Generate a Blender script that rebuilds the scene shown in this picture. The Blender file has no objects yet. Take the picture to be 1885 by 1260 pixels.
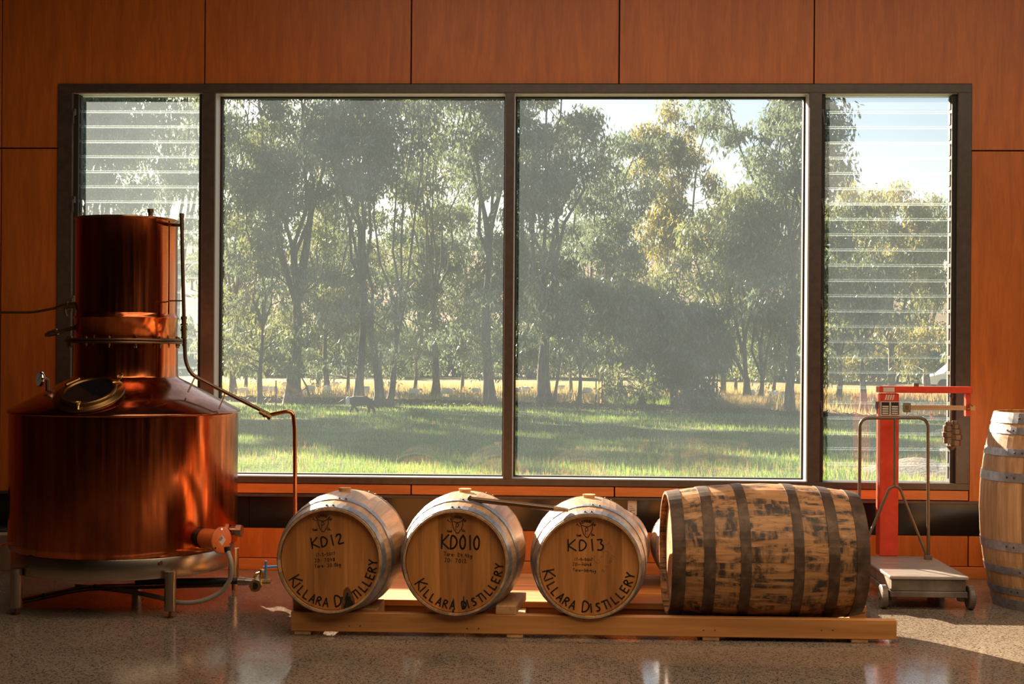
import bpy, math, random
import numpy as np
from mathutils import Vector, Matrix
random.seed(7)
PI = math.pi
C = bpy.context.scene.collection
D = bpy.data
SC = bpy.context.scene

# ------------------------------------------------------------------ camera
F = 2560.0; PPX = 942.5; PPY = 645.0
YAW = math.radians(2.12); ROLL = 0.0070
CAM = Vector((0, -8.11, 1.30))
_f = Vector((-math.sin(YAW), math.cos(YAW), 0)); _r = Vector((math.cos(YAW), math.sin(YAW), 0)); _u = Vector((0, 0, 1))
RGT = _r*math.cos(ROLL) + _u*math.sin(ROLL); UP = _u*math.cos(ROLL) - _r*math.sin(ROLL)
cd = D.cameras.new('camera'); cam = D.objects.new('camera', cd); C.objects.link(cam)
cd.sensor_width = 36; cd.lens = F/1885*36; cd.shift_y = (PPY-630)/1885
cd.clip_end = 3000; cd.clip_start = 0.05
M3 = Matrix((RGT, UP, -_f)).transposed()
cam.matrix_world = Matrix.Translation(CAM) @ M3.to_4x4()
SC.camera = cam
def ray(px, py): return _f*F + RGT*(px-PPX) + UP*(PPY-py)
def atY(px, py, Y):
    d = ray(px, py); return CAM + d*((Y-CAM.y)/d.y)
def atZ(px, py, Z=0.0):
    d = ray(px, py); return CAM + d*((Z-CAM.z)/d.z)
def atD(px, py, dist): return CAM + ray(px, py)*(dist/F)

# ------------------------------------------------------------------ world, sun, fill lights, exposure
SUN_AZ = math.radians(32.5); SUN_EL = math.radians(22)
SUNV = Vector((-math.sin(SUN_AZ)*math.cos(SUN_EL), math.cos(SUN_AZ)*math.cos(SUN_EL), math.sin(SUN_EL)))
w = D.worlds.new('world'); SC.world = w; w.use_nodes = True
nt = w.node_tree; nt.nodes.clear()
sky = nt.nodes.new('ShaderNodeTexSky'); sky.sky_type = 'NISHITA'; sky.sun_disc = False
sky.sun_elevation = SUN_EL; sky.sun_rotation = -SUN_AZ; sky.dust_density = 1.2; sky.air_density = 1.0; sky.ozone_density = 1.0
hs = nt.nodes.new('ShaderNodeHueSaturation'); hs.inputs['Saturation'].default_value = 1.0
bg = nt.nodes.new('ShaderNodeBackground'); bg.inputs[1].default_value = 0.135
wo = nt.nodes.new('ShaderNodeOutputWorld')
nt.links.new(sky.outputs[0], hs.inputs['Color']); nt.links.new(hs.outputs[0], bg.inputs[0]); nt.links.new(bg.outputs[0], wo.inputs[0])
sl = D.lights.new('sun', 'SUN'); sl.energy = 28.0; sl.angle = 0.009; sl.color = (1.0, 0.84, 0.62)
so = D.objects.new('sun', sl); C.objects.link(so)
so.rotation_euler = SUNV.to_track_quat('Z', 'Y').to_euler(); so.location = (-20, 30, 20)
def area(name, loc, sx, sy, power, col, rot=(0, 0, 0)):
    l = D.lights.new(name, 'AREA'); l.shape = 'RECTANGLE'; l.size = sx; l.size_y = sy; l.energy = power; l.color = col
    o = D.objects.new(name, l); C.objects.link(o); o.location = loc; o.rotation_euler = rot; return o
area('ceiling_fill', (1.6, -2.9, 4.1), 7.0, 2.0, 112, (1.0, 0.80, 0.58))  # unseen overhead area lights, added as warm fill for the interior
area('ceiling_fill', (1.8, -5.9, 4.1), 7.0, 2.2, 155, (1.0, 0.80, 0.58))
SC.view_settings.view_transform = 'Standard'; SC.view_settings.look = 'None'
SC.view_settings.gamma = 1.0; SC.view_settings.use_curve_mapping = False
SC.view_settings.exposure = 0.0
SC.cycles.max_bounces = 12; SC.cycles.transparent_max_bounces = 24

# ------------------------------------------------------------------ materials
def newmat(name):
    m = D.materials.new(name); m.use_nodes = True; n = m.node_tree; n.nodes.clear()
    out = n.nodes.new('ShaderNodeOutputMaterial'); return m, n, out
def principled(name, col, rough=0.5, metal=0.0, coat=0.0, spec=0.5, transl=0.0):
    m, n, out = newmat(name); b = n.nodes.new('ShaderNodeBsdfPrincipled')
    b.inputs['Base Color'].default_value = (*col, 1); b.inputs['Roughness'].default_value = rough
    b.inputs['Metallic'].default_value = metal; b.inputs['Coat Weight'].default_value = coat
    b.inputs['Specular IOR Level'].default_value = spec
    n.links.new(b.outputs[0], out.inputs[0]); return m, n, b
def ramp(n, fac, stops, interp='LINEAR'):
    r = n.nodes.new('ShaderNodeValToRGB'); r.color_ramp.interpolation = interp
    e = r.color_ramp.elements
    while len(e) > 1: e.remove(e[0])
    e[0].position = stops[0][0]; e[0].color = (*stops[0][1], 1)
    for p, c in stops[1:]:
        x = e.new(p); x.color = (*c, 1)
    if fac is not None: n.links.new(fac, r.inputs[0])
    return r
def noise(n, scale=(1, 1, 1), freq=5.0, detail=4, dist=0.0, coord='Object', rough=0.55, rnd=False):
    tc = n.nodes.new('ShaderNodeTexCoord'); mp = n.nodes.new('ShaderNodeMapping')
    mp.inputs['Scale'].default_value = scale; n.links.new(tc.outputs[coord], mp.inputs[0])
    if rnd:
        oi = n.nodes.new('ShaderNodeObjectInfo'); ml = n.nodes.new('ShaderNodeMath'); ml.operation = 'MULTIPLY'; ml.inputs[1].default_value = 37.0
        n.links.new(oi.outputs['Random'], ml.inputs[0]); n.links.new(ml.outputs[0], mp.inputs['Location'])
    t = n.nodes.new('ShaderNodeTexNoise'); t.inputs['Scale'].default_value = freq; t.inputs['Detail'].default_value = detail
    t.inputs['Distortion'].default_value = dist; t.inputs['Roughness'].default_value = rough
    n.links.new(mp.outputs[0], t.inputs['Vector']); return t
def mixc(n, fac, a, b, mode='MIX'):
    x = n.nodes.new('ShaderNodeMix'); x.data_type = 'RGBA'; x.blend_type = mode
    for k, v in ((0, fac), (6, a), (7, b)):
        if isinstance(v, (int, float)): x.inputs[k].default_value = v
        elif isinstance(v, tuple): x.inputs[k].default_value = (*v, 1)
        else: n.links.new(v, x.inputs[k])
    return x.outputs[2]
def bump(n, b, h, strength=0.3, dist=0.002):
    u = n.nodes.new('ShaderNodeBump'); u.inputs['Strength'].default_value = strength; u.inputs['Distance'].default_value = dist
    n.links.new(h, u.inputs['Height']); n.links.new(u.outputs[0], b.inputs['Normal'])
def randval(n, lo, hi):
    oi = n.nodes.new('ShaderNodeObjectInfo'); mr = n.nodes.new('ShaderNodeMapRange')
    mr.inputs['To Min'].default_value = lo; mr.inputs['To Max'].default_value = hi
    n.links.new(oi.outputs['Random'], mr.inputs['Value']); return mr.outputs[0]
def wood(name, c1, c2, grain='Z', freq=6.0, stretch=14.0, rough=0.5, var=0.25, coat=0.0, bmp=0.25, c3=None):
    m, n, b = principled(name, c1, rough, coat=coat)
    s = {'X': (1, stretch, stretch), 'Y': (stretch, 1, stretch), 'Z': (stretch, stretch, 1)}[grain]
    t = noise(n, s, freq, 6, 0.4, rnd=True)
    t2 = noise(n, tuple(v*0.25 for v in s), freq*0.6, 3, 1.0, rnd=True)
    r = ramp(n, t.outputs[0], [(0.3, c1), (0.7, c2)])
    lo = 0.86 if name.startswith('plywood') else 0.70
    r2 = ramp(n, t2.outputs[0], [(0.35, (lo, lo*0.96, lo*0.92)), (0.65, (1.1, 1.1, 1.1))])
    c = mixc(n, 1.0, r.outputs[0], r2.outputs[0], 'MULTIPLY')
    if c3:
        t3 = noise(n, (1, 1, 1), 3.5, 5, 0.5, rnd=True); r3 = ramp(n, t3.outputs[0], [(0.52, (0, 0, 0)), (0.66, (1, 1, 1))])
        c = mixc(n, r3.outputs[0], c, c3)
    if var:
        hv = n.nodes.new('ShaderNodeHueSaturation'); n.links.new(randval(n, 1-var, 1+var), hv.inputs['Value']); n.links.new(c, hv.inputs['Color']); c = hv.outputs[0]
    n.links.new(c, b.inputs['Base Color'])
    if bmp: bump(n, b, t.outputs[0], bmp, 0.001)
    return m
MT = {}
def build_materials():
    MT['ply'] = wood('plywood', (0.46, 0.118, 0.014), (0.53, 0.145, 0.020), 'Z', 14.0, 9.0, 0.42, 0.07, bmp=0.05)
    MT['ply_edge'] = wood('plywood_trim', (0.50, 0.15, 0.028), (0.60, 0.20, 0.045), 'X', 9.0, 9.0, 0.45, 0.08, bmp=0.1)
    MT['gap'] = principled('gap_black', (0.006, 0.004, 0.003), 0.8)[0]
    MT['blackpanel'] = principled('black_gloss_panel', (0.010, 0.008, 0.007), 0.16)[0]
    MT['plaster'] = principled('interior_wall', (0.10, 0.05, 0.025), 0.8)[0]
    m, n, b = principled('bronze_aluminium', (0.060, 0.044, 0.034), 0.38, 0.0)
    t = noise(n, (1, 1, 1), 30, 3); r = ramp(n, t.outputs[0], [(0.3, (0.055, 0.040, 0.031)), (0.7, (0.080, 0.060, 0.046))]); n.links.new(r.outputs[0], b.inputs['Base Color'])
    MT['frame'] = m
    MT['reveal'] = principled('skylit_reveal', (0.50, 0.50, 0.50), 0.35)[0]  # pale grey stands in for sky light on the bronze frame sides
    MT['gasket'] = principled('rubber_gasket', (0.02, 0.016, 0.014), 0.7)[0]
    # polished concrete with exposed aggregate
    m, n, b = principled('polished_concrete', (0.25, 0.2, 0.16), 0.22, coat=0.0, spec=0.5)
    t = noise(n, (1, 1, 1), 1.3, 4, 0.3); base = ramp(n, t.outputs[0], [(0.3, (0.20, 0.155, 0.118)), (0.7, (0.30, 0.235, 0.178))])
    tc = n.nodes.new('ShaderNodeTexCoord')
    v = n.nodes.new('ShaderNodeTexVoronoi'); v.inputs['Scale'].default_value = 110; n.links.new(tc.outputs['Object'], v.inputs['Vector'])
    hs_ = n.nodes.new('ShaderNodeSeparateColor'); n.links.new(v.outputs['Color'], hs_.inputs[0])
    r1 = ramp(n, hs_.outputs[0], [(0.0, (0.16, 0.12, 0.1)), (0.28, (0.45, 0.40, 0.36)), (0.5, (0.95, 0.95, 0.95)), (0.84, (1.2, 1.17, 1.1)), (0.96, (1.6, 1.5, 1.35))], 'CONSTANT')
    edge = ramp(n, v.outputs['Distance'], [(0.40, (0, 0, 0)), (0.55, (1, 1, 1))])
    agg = mixc(n, edge.outputs[0], r1.outputs[0], (1.0, 1.0, 1.0))
    c = mixc(n, 1.0, base.outputs[0], agg, 'MULTIPLY'); n.links.new(c, b.inputs['Base Color'])
    t4 = noise(n, (1, 1, 1), 2.5, 4); r4 = ramp(n, t4.outputs[0], [(0.3, (0.08,)*3), (0.75, (0.17,)*3)]); n.links.new(r4.outputs[0], b.inputs['Roughness'])
    t5 = noise(n, (1, 1, 1), 9, 2); bump(n, b, t5.outputs[0], 0.05, 0.004)
    MT['floor'] = m
    # glass: clear sheet, reflective, with a film of dust that scatters light
    def glass(name, dust, tint, pat=0.5):
        m, n, out = newmat(name)
        tr = n.nodes.new('ShaderNodeBsdfTransparent'); tr.inputs[0].default_value = (*tint, 1)
        gl = n.nodes.new('ShaderNodeBsdfGlossy'); gl.inputs['Roughness'].default_value = 0.0
        fr = n.nodes.new('ShaderNodeFresnel'); fr.inputs[0].default_value = 1.55
        m1 = n.nodes.new('ShaderNodeMixShader'); n.links.new(fr.outputs[0], m1.inputs[0]); n.links.new(tr.outputs[0], m1.inputs[1]); n.links.new(gl.outputs[0], m1.inputs[2])
        tl = n.nodes.new('ShaderNodeBsdfTranslucent'); tl.inputs[0].default_value = (0.74, 0.89, 1.0, 1)
        t = noise(n, (1, 1, 1), 3.0, 6, 0.3); mr = n.nodes.new('ShaderNodeMapRange')
        mr.inputs['From Min'].default_value = 0.25; mr.inputs['From Max'].default_value = 0.75
        mr.inputs['To Min'].default_value = dust*(1-pat); mr.inputs['To Max'].default_value = dust*(1+pat)
        n.links.new(t.outputs[0], mr.inputs['Value'])
        m2 = n.nodes.new('ShaderNodeMixShader'); n.links.new(mr.outputs[0], m2.inputs[0]); n.links.new(m1.outputs[0], m2.inputs[1]); n.links.new(tl.outputs[0], m2.inputs[2])
        n.links.new(m2.outputs[0], out.inputs[0]); return m
    MT['glass'] = glass('dusty_window_glass', 0.031, (0.97, 0.98, 0.98), 0.14)
    MT['louvre'] = glass('louvre_glass', 0.032, (0.97, 0.98, 0.98), 0.15)
    MT['louvre_dusty'] = glass('dusty_louvre_glass', 0.070, (0.97, 0.96, 0.94), 0.15)
    m, n, out = newmat('glass_edge'); a = n.nodes.new('ShaderNodeBsdfTranslucent'); a.inputs[0].default_value = (0.60, 0.70, 0.68, 1)
    g2 = n.nodes.new('ShaderNodeBsdfDiffuse'); g2.inputs[0].default_value = (0.35, 0.40, 0.39, 1); ad = n.nodes.new('ShaderNodeAddShader')
    n.links.new(a.outputs[0], ad.inputs[0]); n.links.new(g2.outputs[0], ad.inputs[1]); n.links.new(ad.outputs[0], out.inputs[0]); MT['glass_edge'] = m
    # copper
    def copper(name, rough, bp=0.35, c1=(0.80, 0.24, 0.085), c2=(0.55, 0.12, 0.04), stain=(0.11, 0.035, 0.018)):
        m, n, b = principled(name, c1, rough, 1.0)
        t = noise(n, (16, 16, 0.5), 1.6, 6, 0.2); r = ramp(n, t.outputs[0], [(0.3, c2), (0.6, c1)])
        t2 = noise(n, (3, 3, 1.2), 2.2, 5, 0.6); r2 = ramp(n, t2.outputs[0], [(0.46, (0, 0, 0)), (0.72, (1, 1, 1))])
        mm = n.nodes.new('ShaderNodeMath'); mm.operation = 'MULTIPLY'; mm.inputs[1].default_value = 0.6; n.links.new(r2.outputs[0], mm.inputs[0])
        c = mixc(n, mm.outputs[0], r.outputs[0], stain); n.links.new(c, b.inputs['Base Color'])
        t3 = noise(n, (22, 22, 0.7), 2.0, 5); r3 = ramp(n, t3.outputs[0], [(0.3, (rough*0.7,)*3), (0.7, (rough*1.6,)*3)]); n.links.new(r3.outputs[0], b.inputs['Roughness'])
        t4 = noise(n, (2.2, 2.2, 0.9), 1.7, 2); bump(n, b, t4.outputs[0], bp, 0.02)
        return m
    MT['copper'] = copper('aged_copper', 0.15, 0.30, (0.72, 0.20, 0.065), (0.46, 0.095, 0.030))
    MT['copper_cap'] = copper('tarnished_copper', 0.13, 0.08, (0.50, 0.20, 0.10), (0.38, 0.13, 0.06))
    MT['copper_tube'] = principled('bright_copper_tube', (0.85, 0.33, 0.13), 0.20, 1.0)[0]
    MT['dark_pipe'] = principled('tarnished_pipe', (0.20, 0.115, 0.070), 0.34, 0.9)[0]
    MT['brass'] = principled('aged_brass', (0.62, 0.40, 0.13), 0.30, 1.0)[0]
    MT['brass_dark'] = principled('dark_brass', (0.24, 0.13, 0.045), 0.34, 1.0)[0]
    MT['steel'] = principled('brushed_steel', (0.50, 0.42, 0.33), 0.26, 1.0)[0]
    MT['chrome'] = principled('chrome', (0.75, 0.75, 0.77), 0.10, 1.0)[0]
    MT['black_rubber'] = principled('black_rubber', (0.012, 0.010, 0.009), 0.5)[0]
    MT['portglass'] = principled('porthole_glass', (0.008, 0.008, 0.010), 0.06)[0]
    MT['white'] = principled('white_plastic', (0.78, 0.77, 0.74), 0.4)[0]
    MT['orange'] = principled('orange_enamel', (0.72, 0.16, 0.035), 0.38)[0]
    MT['greyhose'] = principled('grey_conduit', (0.38, 0.32, 0.26), 0.45)[0]
    MT['blue'] = principled('blue_handle', (0.05, 0.22, 0.52), 0.35)[0]
    MT['ink'] = principled('black_marker', (0.010, 0.006, 0.004), 0.55)[0]
    MT['ink_brown'] = principled('branded_mark', (0.055, 0.020, 0.008), 0.6)[0]
    MT['stain'] = principled('dried_spirit', (0.15, 0.050, 0.014), 0.5)[0]
    MT['pencil'] = principled('pencil_mark', (0.17, 0.08, 0.035), 0.6)[0]
    MT['paper'] = principled('paper_tag', (0.60, 0.52, 0.43), 0.7)[0]
    MT['oak'] = wood('oak_stave', (0.42, 0.225, 0.095), (0.60, 0.35, 0.17), 'Z', 5, 16, 0.42, 0.16)
    MT['oak_head'] = wood('oak_head', (0.46, 0.168, 0.034), (0.60, 0.240, 0.058), 'Y', 5, 14, 0.45, 0.12)
    MT['oak_old'] = wood('wine_stave', (0.36, 0.18, 0.075), (0.54, 0.31, 0.15), 'Z', 5, 14, 0.55, 0.18)
    MT['pine'] = wood('pine_timber', (0.52, 0.20, 0.045), (0.68, 0.30, 0.080), 'X', 3, 14, 0.55, 0.10)
    MT['pine_y'] = wood('pine_block', (0.56, 0.28, 0.10), (0.74, 0.42, 0.18), 'Y', 3, 14, 0.6, 0.10)
    m, n, b = principled('galvanised_hoop', (0.36, 0.36, 0.38), 0.45, 0.6)
    t = noise(n, (1, 1, 1), 26, 4); r = ramp(n, t.outputs[0], [(0.3, (0.20, 0.20, 0.22)), (0.7, (0.36, 0.35, 0.37))]); n.links.new(r.outputs[0], b.inputs['Base Color']); MT['hoop'] = m
    m, n, b = principled('rusted_hoop', (0.07, 0.04, 0.02), 0.55, 0.35)
    t = noise(n, (1, 1, 1), 14, 6); r = ramp(n, t.outputs[0], [(0.35, (0.055, 0.030, 0.017)), (0.55, (0.11, 0.062, 0.034)), (0.72, (0.20, 0.125, 0.078))]); n.links.new(r.outputs[0], b.inputs['Base Color']); MT['hoop_rust'] = m
    # bourbon staves: pale oak with black weathering blotches
    m, n, b = principled('weathered_stave', (0.5, 0.3, 0.15), 0.55)
    t = noise(n, (18, 18, 1), 4, 6, 0.3, rnd=True); r = ramp(n, t.outputs[0], [(0.3, (0.34, 0.145, 0.045)), (0.7, (0.60, 0.30, 0.11))])
    t2 = noise(n, (9, 9, 2.4), 1.6, 8, 0.7, rnd=True, rough=0.72); r2 = ramp(n, t2.outputs[0], [(0.43, (0, 0, 0)), (0.53, (1, 1, 1))])
    t3 = noise(n, (2, 2, 7.0), 3.5, 5, 0.3, rnd=True); r3 = ramp(n, t3.outputs[0], [(0.40, (0.3, 0.3, 0.3)), (0.55, (1, 1, 1))])
    k = mixc(n, 1.0, r2.outputs[0], r3.outputs[0], 'MULTIPLY')
    c = mixc(n, k, r.outputs[0], (0.045, 0.026, 0.014)); n.links.new(c, b.inputs['Base Color']); bump(n, b, t.outputs[0], 0.3, 0.001); MT['oak_bourbon'] = m
    m, n, b = principled('red_enamel', (0.62, 0.05, 0.02), 0.38)
    t = noise(n, (1, 1, 1), 12, 5); r = ramp(n, t.outputs[0], [(0.35, (0.52, 0.040, 0.016)), (0.66, (0.68, 0.060, 0.022)), (0.78, (0.40, 0.03, 0.02))]); n.links.new(r.outputs[0], b.inputs['Base Color']); MT['red'] = m
    m, n, b = principled('worn_grey_iron', (0.2, 0.15, 0.12), 0.5, 0.2)
    t = noise(n, (1, 1, 1), 9, 7); r = ramp(n, t.outputs[0], [(0.3, (0.10, 0.072, 0.052)), (0.55, (0.19, 0.145, 0.11)), (0.8, (0.32, 0.25, 0.19))]); n.links.new(r.outputs[0], b.inputs['Base Color']); MT['iron'] = m
    m, n, b = principled('steel_deck', (0.36, 0.30, 0.27), 0.34, 0.3)
    t = noise(n, (1, 3, 1), 6, 6); r = ramp(n, t.outputs[0], [(0.3, (0.27, 0.22, 0.19)), (0.75, (0.46, 0.40, 0.36))]); n.links.new(r.outputs[0], b.inputs['Base Color']); MT['deck'] = m
    MT['beam'] = principled('worn_brass_beam', (0.55, 0.34, 0.18), 0.42, 0.3)[0]
    MT['weight'] = principled('worn_cast_weight', (0.15, 0.095, 0.06), 0.5, 0.4)[0]
    MT['tube'] = principled('olive_steel_tube', (0.17, 0.135, 0.095), 0.36, 0.7)[0]
    # outdoors
    def leaf(name, dcol, tcol):
        m, n, out = newmat(name); d = n.nodes.new('ShaderNodeBsdfDiffuse'); tl = n.nodes.new('ShaderNodeBsdfTranslucent'); a = n.nodes.new('ShaderNodeAddShader')
        t = noise(n, (1, 1, 1), 0.9, 3); r = ramp(n, t.outputs[0], [(0.3, tuple(v*0.60 for v in dcol)), (0.7, tuple(v*1.2 for v in dcol))]); n.links.new(r.outputs[0], d.inputs[0])
        r2 = ramp(n, t.outputs[0], [(0.3, tuple(v*0.50 for v in tcol)), (0.7, tuple(v*1.0 for v in tcol))]); n.links.new(r2.outputs[0], tl.inputs[0])
        g = n.nodes.new('ShaderNodeBsdfGlossy'); g.inputs['Roughness'].default_value = 0.28; g.inputs[0].default_value = (0.9, 0.9, 0.85, 1)
        mx = n.nodes.new('ShaderNodeMixShader'); mx.inputs[0].default_value = 0.10
        n.links.new(d.outputs[0], a.inputs[0]); n.links.new(tl.outputs[0], a.inputs[1]); n.links.new(a.outputs[0], mx.inputs[1]); n.links.new(g.outputs[0], mx.inputs[2]); n.links.new(mx.outputs[0], out.inputs[0]); return m
    MT['leaf_grey'] = leaf('gum_leaf_grey', (0.115, 0.140, 0.115), (0.095, 0.120, 0.065))
    MT['leaf_olive'] = leaf('gum_leaf_olive', (0.125, 0.140, 0.090), (0.125, 0.140, 0.05))
    MT['leaf_gold'] = leaf('gum_leaf_gold', (0.17, 0.16, 0.080), (0.20, 0.18, 0.05))
    MT['leaf_dark'] = leaf('wattle_leaf_dark', (0.060, 0.088, 0.062), (0.04, 0.06, 0.02))
    MT['leaf_grass'] = leaf('grass_green', (0.085, 0.17, 0.050), (0.14, 0.21, 0.035))
    MT['leaf_dry'] = leaf('grass_dry', (0.32, 0.25, 0.12), (0.26, 0.19, 0.075))
    m, n, b = principled('gum_bark', (0.2, 0.15, 0.11), 0.85)
    t = noise(n, (3, 3, 0.5), 4, 5); r = ramp(n, t.outputs[0], [(0.3, (0.06, 0.045, 0.038)), (0.55, (0.14, 0.11, 0.09)), (0.72, (0.32, 0.26, 0.21))]); n.links.new(r.outputs[0], b.inputs['Base Color']); MT['bark'] = m
    m, n, b = principled('dark_bark', (0.06, 0.045, 0.035), 0.9)
    MT['bark_dark'] = m
    m, n, b = principled('lawn_ground', (0.2, 0.25, 0.07), 0.95, spec=0.1)
    t = noise(n, (1, 1, 1), 0.55, 6, 0.2); t2 = noise(n, (1, 1, 1), 14, 6)
    r = ramp(n, t.outputs[0], [(0.36, (0.045, 0.085, 0.028)), (0.50, (0.095, 0.120, 0.040)), (0.64, (0.20, 0.155, 0.085))])
    r2 = ramp(n, t2.outputs[0], [(0.3, (0.6, 0.6, 0.6)), (0.7, (1.3, 1.3, 1.3))])
    c = mixc(n, 1.0, r.outputs[0], r2.outputs[0], 'MULTIPLY'); n.links.new(c, b.inputs['Base Color']); bump(n, b, t2.outputs[0], 0.8, 0.05); MT['lawn'] = m
    m, n, b = principled('dry_hill', (0.6, 0.42, 0.2), 0.95, spec=0.1)
    t = noise(n, (1, 1, 3), 0.05, 8); r = ramp(n, t.outputs[0], [(0.35, (0.17, 0.125, 0.08)), (0.6, (0.27, 0.205, 0.13))]); n.links.new(r.outputs[0], b.inputs['Base Color']); MT['hill'] = m
    m, n, b = principled('paddock', (0.5, 0.38, 0.14), 0.95, spec=0.1)
    t = noise(n, (1, 1, 1), 0.35, 6); r = ramp(n, t.outputs[0], [(0.35, (0.17, 0.16, 0.045)), (0.62, (0.26, 0.19, 0.08))]); n.links.new(r.outputs[0], b.inputs['Base Color']); MT['paddock'] = m
    MT['litter'] = wood('bark_litter', (0.10, 0.065, 0.05), (0.30, 0.22, 0.16), 'X', 3, 3, 0.8, 0.3, bmp=0)
    m, n, b = principled('litter_ground', (0.2, 0.13, 0.1), 0.95, spec=0.1)
    t = noise(n, (1, 3, 1), 5, 6); r = ramp(n, t.outputs[0], [(0.3, (0.06, 0.04, 0.032)), (0.7, (0.17, 0.12, 0.09))]); n.links.new(r.outputs[0], b.inputs['Base Color']); MT['mulch'] = m
    m, n, b = principled('gravel', (0.5, 0.45, 0.4), 0.95, spec=0.1)
    t = noise(n, (1, 1, 1), 18, 5); r = ramp(n, t.outputs[0], [(0.3, (0.12, 0.11, 0.10)), (0.7, (0.25, 0.23, 0.20))]); n.links.new(r.outputs[0], b.inputs['Base Color']); bump(n, b, t.outputs[0], 0.8, 0.04); MT['gravel'] = m
    MT['wool'] = principled('white_wool', (0.95, 0.92, 0.86), 0.9)[0]
    MT['fur'] = principled('black_fur', (0.016, 0.014, 0.014), 0.7)[0]
    MT['furw'] = principled('white_fur', (0.75, 0.73, 0.70), 0.8)[0]
    MT['carpaint'] = principled('white_car_paint', (0.85, 0.85, 0.84), 0.2)[0]
    MT['carglass'] = principled('car_glass', (0.02, 0.025, 0.03), 0.05)[0]
build_materials()

# ------------------------------------------------------------------ mesh helpers
class MB:
    def __init__(s): s.v = []; s.f = []; s.m = []; s.sm = []
    def add(s, vs, fs, mi=0, smooth=False):
        o = len(s.v); s.v += [tuple(p) for p in vs]; s.f += [tuple(i+o for i in f) for f in fs]; s.m += [mi]*len(fs); s.sm += [smooth]*len(fs); return s
    def box(s, x0, x1, y0, y1, z0, z1, mi=0, bev=0.0):
        if bev <= 0:
            return s.add([(x0, y0, z0), (x1, y0, z0), (x1, y1, z0), (x0, y1, z0), (x0, y0, z1), (x1, y0, z1), (x1, y1, z1), (x0, y1, z1)],
                  [(3, 2, 1, 0), (4, 5, 6, 7), (0, 1, 5, 4), (1, 2, 6, 5), (2, 3, 7, 6), (3, 0, 4, 7)], mi)
        b = min(bev, abs(x1-x0)/2.01, abs(y1-y0)/2.01, abs(z1-z0)/2.01)
        xs = (x0, x1); ys = (y0, y1); zs = (z0, z1); V = []; idx = {}
        for i in (0, 1):
            for j in (0, 1):
                for k in (0, 1):
                    sx = b if i == 0 else -b; sy = b if j == 0 else -b; sz = b if k == 0 else -b
                    for a, p in enumerate([(xs[i], ys[j]+sy, zs[k]+sz), (xs[i]+sx, ys[j], zs[k]+sz), (xs[i]+sx, ys[j]+sy, zs[k])]):
                        idx[(i, j, k, a)] = len(V); V.append(p)
        Fs = []
        for i in (0, 1):
            q = [idx[(i, j, k, 0)] for j, k in ((0, 0), (1, 0), (1, 1), (0, 1))]; Fs.append(q if i else q[::-1])
            q = [idx[(j, i, k, 1)] for j, k in ((0, 0), (0, 1), (1, 1), (1, 0))]; Fs.append(q if i else q[::-1])
            q = [idx[(j, k, i, 2)] for j, k in ((0, 0), (1, 0), (1, 1), (0, 1))]; Fs.append(q if i else q[::-1])
        for a in (0, 1):
            for c in (0, 1):
                Fs.append([idx[(a, c, 0, 0)], idx[(a, c, 0, 1)], idx[(a, c, 1, 1)], idx[(a, c, 1, 0)]])
                Fs.append([idx[(a, 0, c, 0)], idx[(a, 0, c, 2)], idx[(a, 1, c, 2)], idx[(a, 1, c, 0)]])
                Fs.append([idx[(0, a, c, 1)], idx[(0, a, c, 2)], idx[(1, a, c, 2)], idx[(1, a, c, 1)]])
                for k in (0, 1): Fs.append([idx[(a, c, k, 0)], idx[(a, c, k, 1)], idx[(a, c, k, 2)]])
        return s.add(V, Fs, mi)
    def lathe(s, prof, n=48, mi=0, c=(0, 0, 0), a0=0, a1=2*PI, smooth=True):
        full = abs(a1-a0-2*PI) < 1e-6; k = n if full else n+1; V = []; Fs = []
        for r, z in prof:
            for i in range(k):
                a = a0+(a1-a0)*i/n; V.append((c[0]+r*math.cos(a), c[1]+r*math.sin(a), c[2]+z))
        for j in range(len(prof)-1):
            for i in range(n):
                i2 = (i+1) % k; Fs.append((j*k+i, j*k+i2, (j+1)*k+i2, (j+1)*k+i))
        return s.add(V, Fs, mi, smooth)
    def disc(s, r, z, n=32, mi=0, c=(0, 0), flip=False):
        V = [(c[0]+r*math.cos(2*PI*i/n), c[1]+r*math.sin(2*PI*i/n), z) for i in range(n)]
        f = tuple(range(n)); return s.add(V, [f[::-1] if flip else f], mi)
    def tube(s, pts, r, n=10, mi=0, cap=True, smooth=True):
        pts = [Vector(p) for p in pts]; rs = r if isinstance(r, (list, tuple)) else [r]*len(pts)
        V = []; Fs = []; prev = None
        for i, p in enumerate(pts):
            t = (pts[min(i+1, len(pts)-1)]-pts[max(i-1, 0)]).normalized()
            if prev is None:
                a = t.orthogonal().normalized()
            else:
                a = (prev - t*prev.dot(t)); a = a.normalized() if a.length > 1e-6 else t.orthogonal().normalized()
            prev = a; b = t.cross(a)
            for k in range(n):
                th = 2*PI*k/n; V.append(p+(a*math.cos(th)+b*math.sin(th))*rs[i])
        for i in range(len(pts)-1):
            for k in range(n):
                k2 = (k+1) % n; Fs.append((i*n+k, i*n+k2, (i+1)*n+k2, (i+1)*n+k))
        s.add(V, Fs, mi, smooth)
        if cap:
            s.add(V[:n], [tuple(range(n))[::-1]], mi); s.add(V[-n:], [tuple(range(n))], mi)
        return s
    def mesh(s, name, mats):
        me = D.meshes.new(name); me.from_pydata([tuple(v) for v in s.v], [], s.f)
        for m in (mats if isinstance(mats, (list, tuple)) else [mats]): me.materials.append(m)
        me.polygons.foreach_set('material_index', s.m); me.polygons.foreach_set('use_smooth', s.sm); me.update(); return me
    def scl(s, a, b): s.v = [(v[0]*a, v[1]*a, v[2]*b) for v in s.v]; return s
    def build(s, name, mats, parent=None, loc=None, rot=None):
        return link(name, s.mesh(name, mats), parent, loc, rot)
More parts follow.
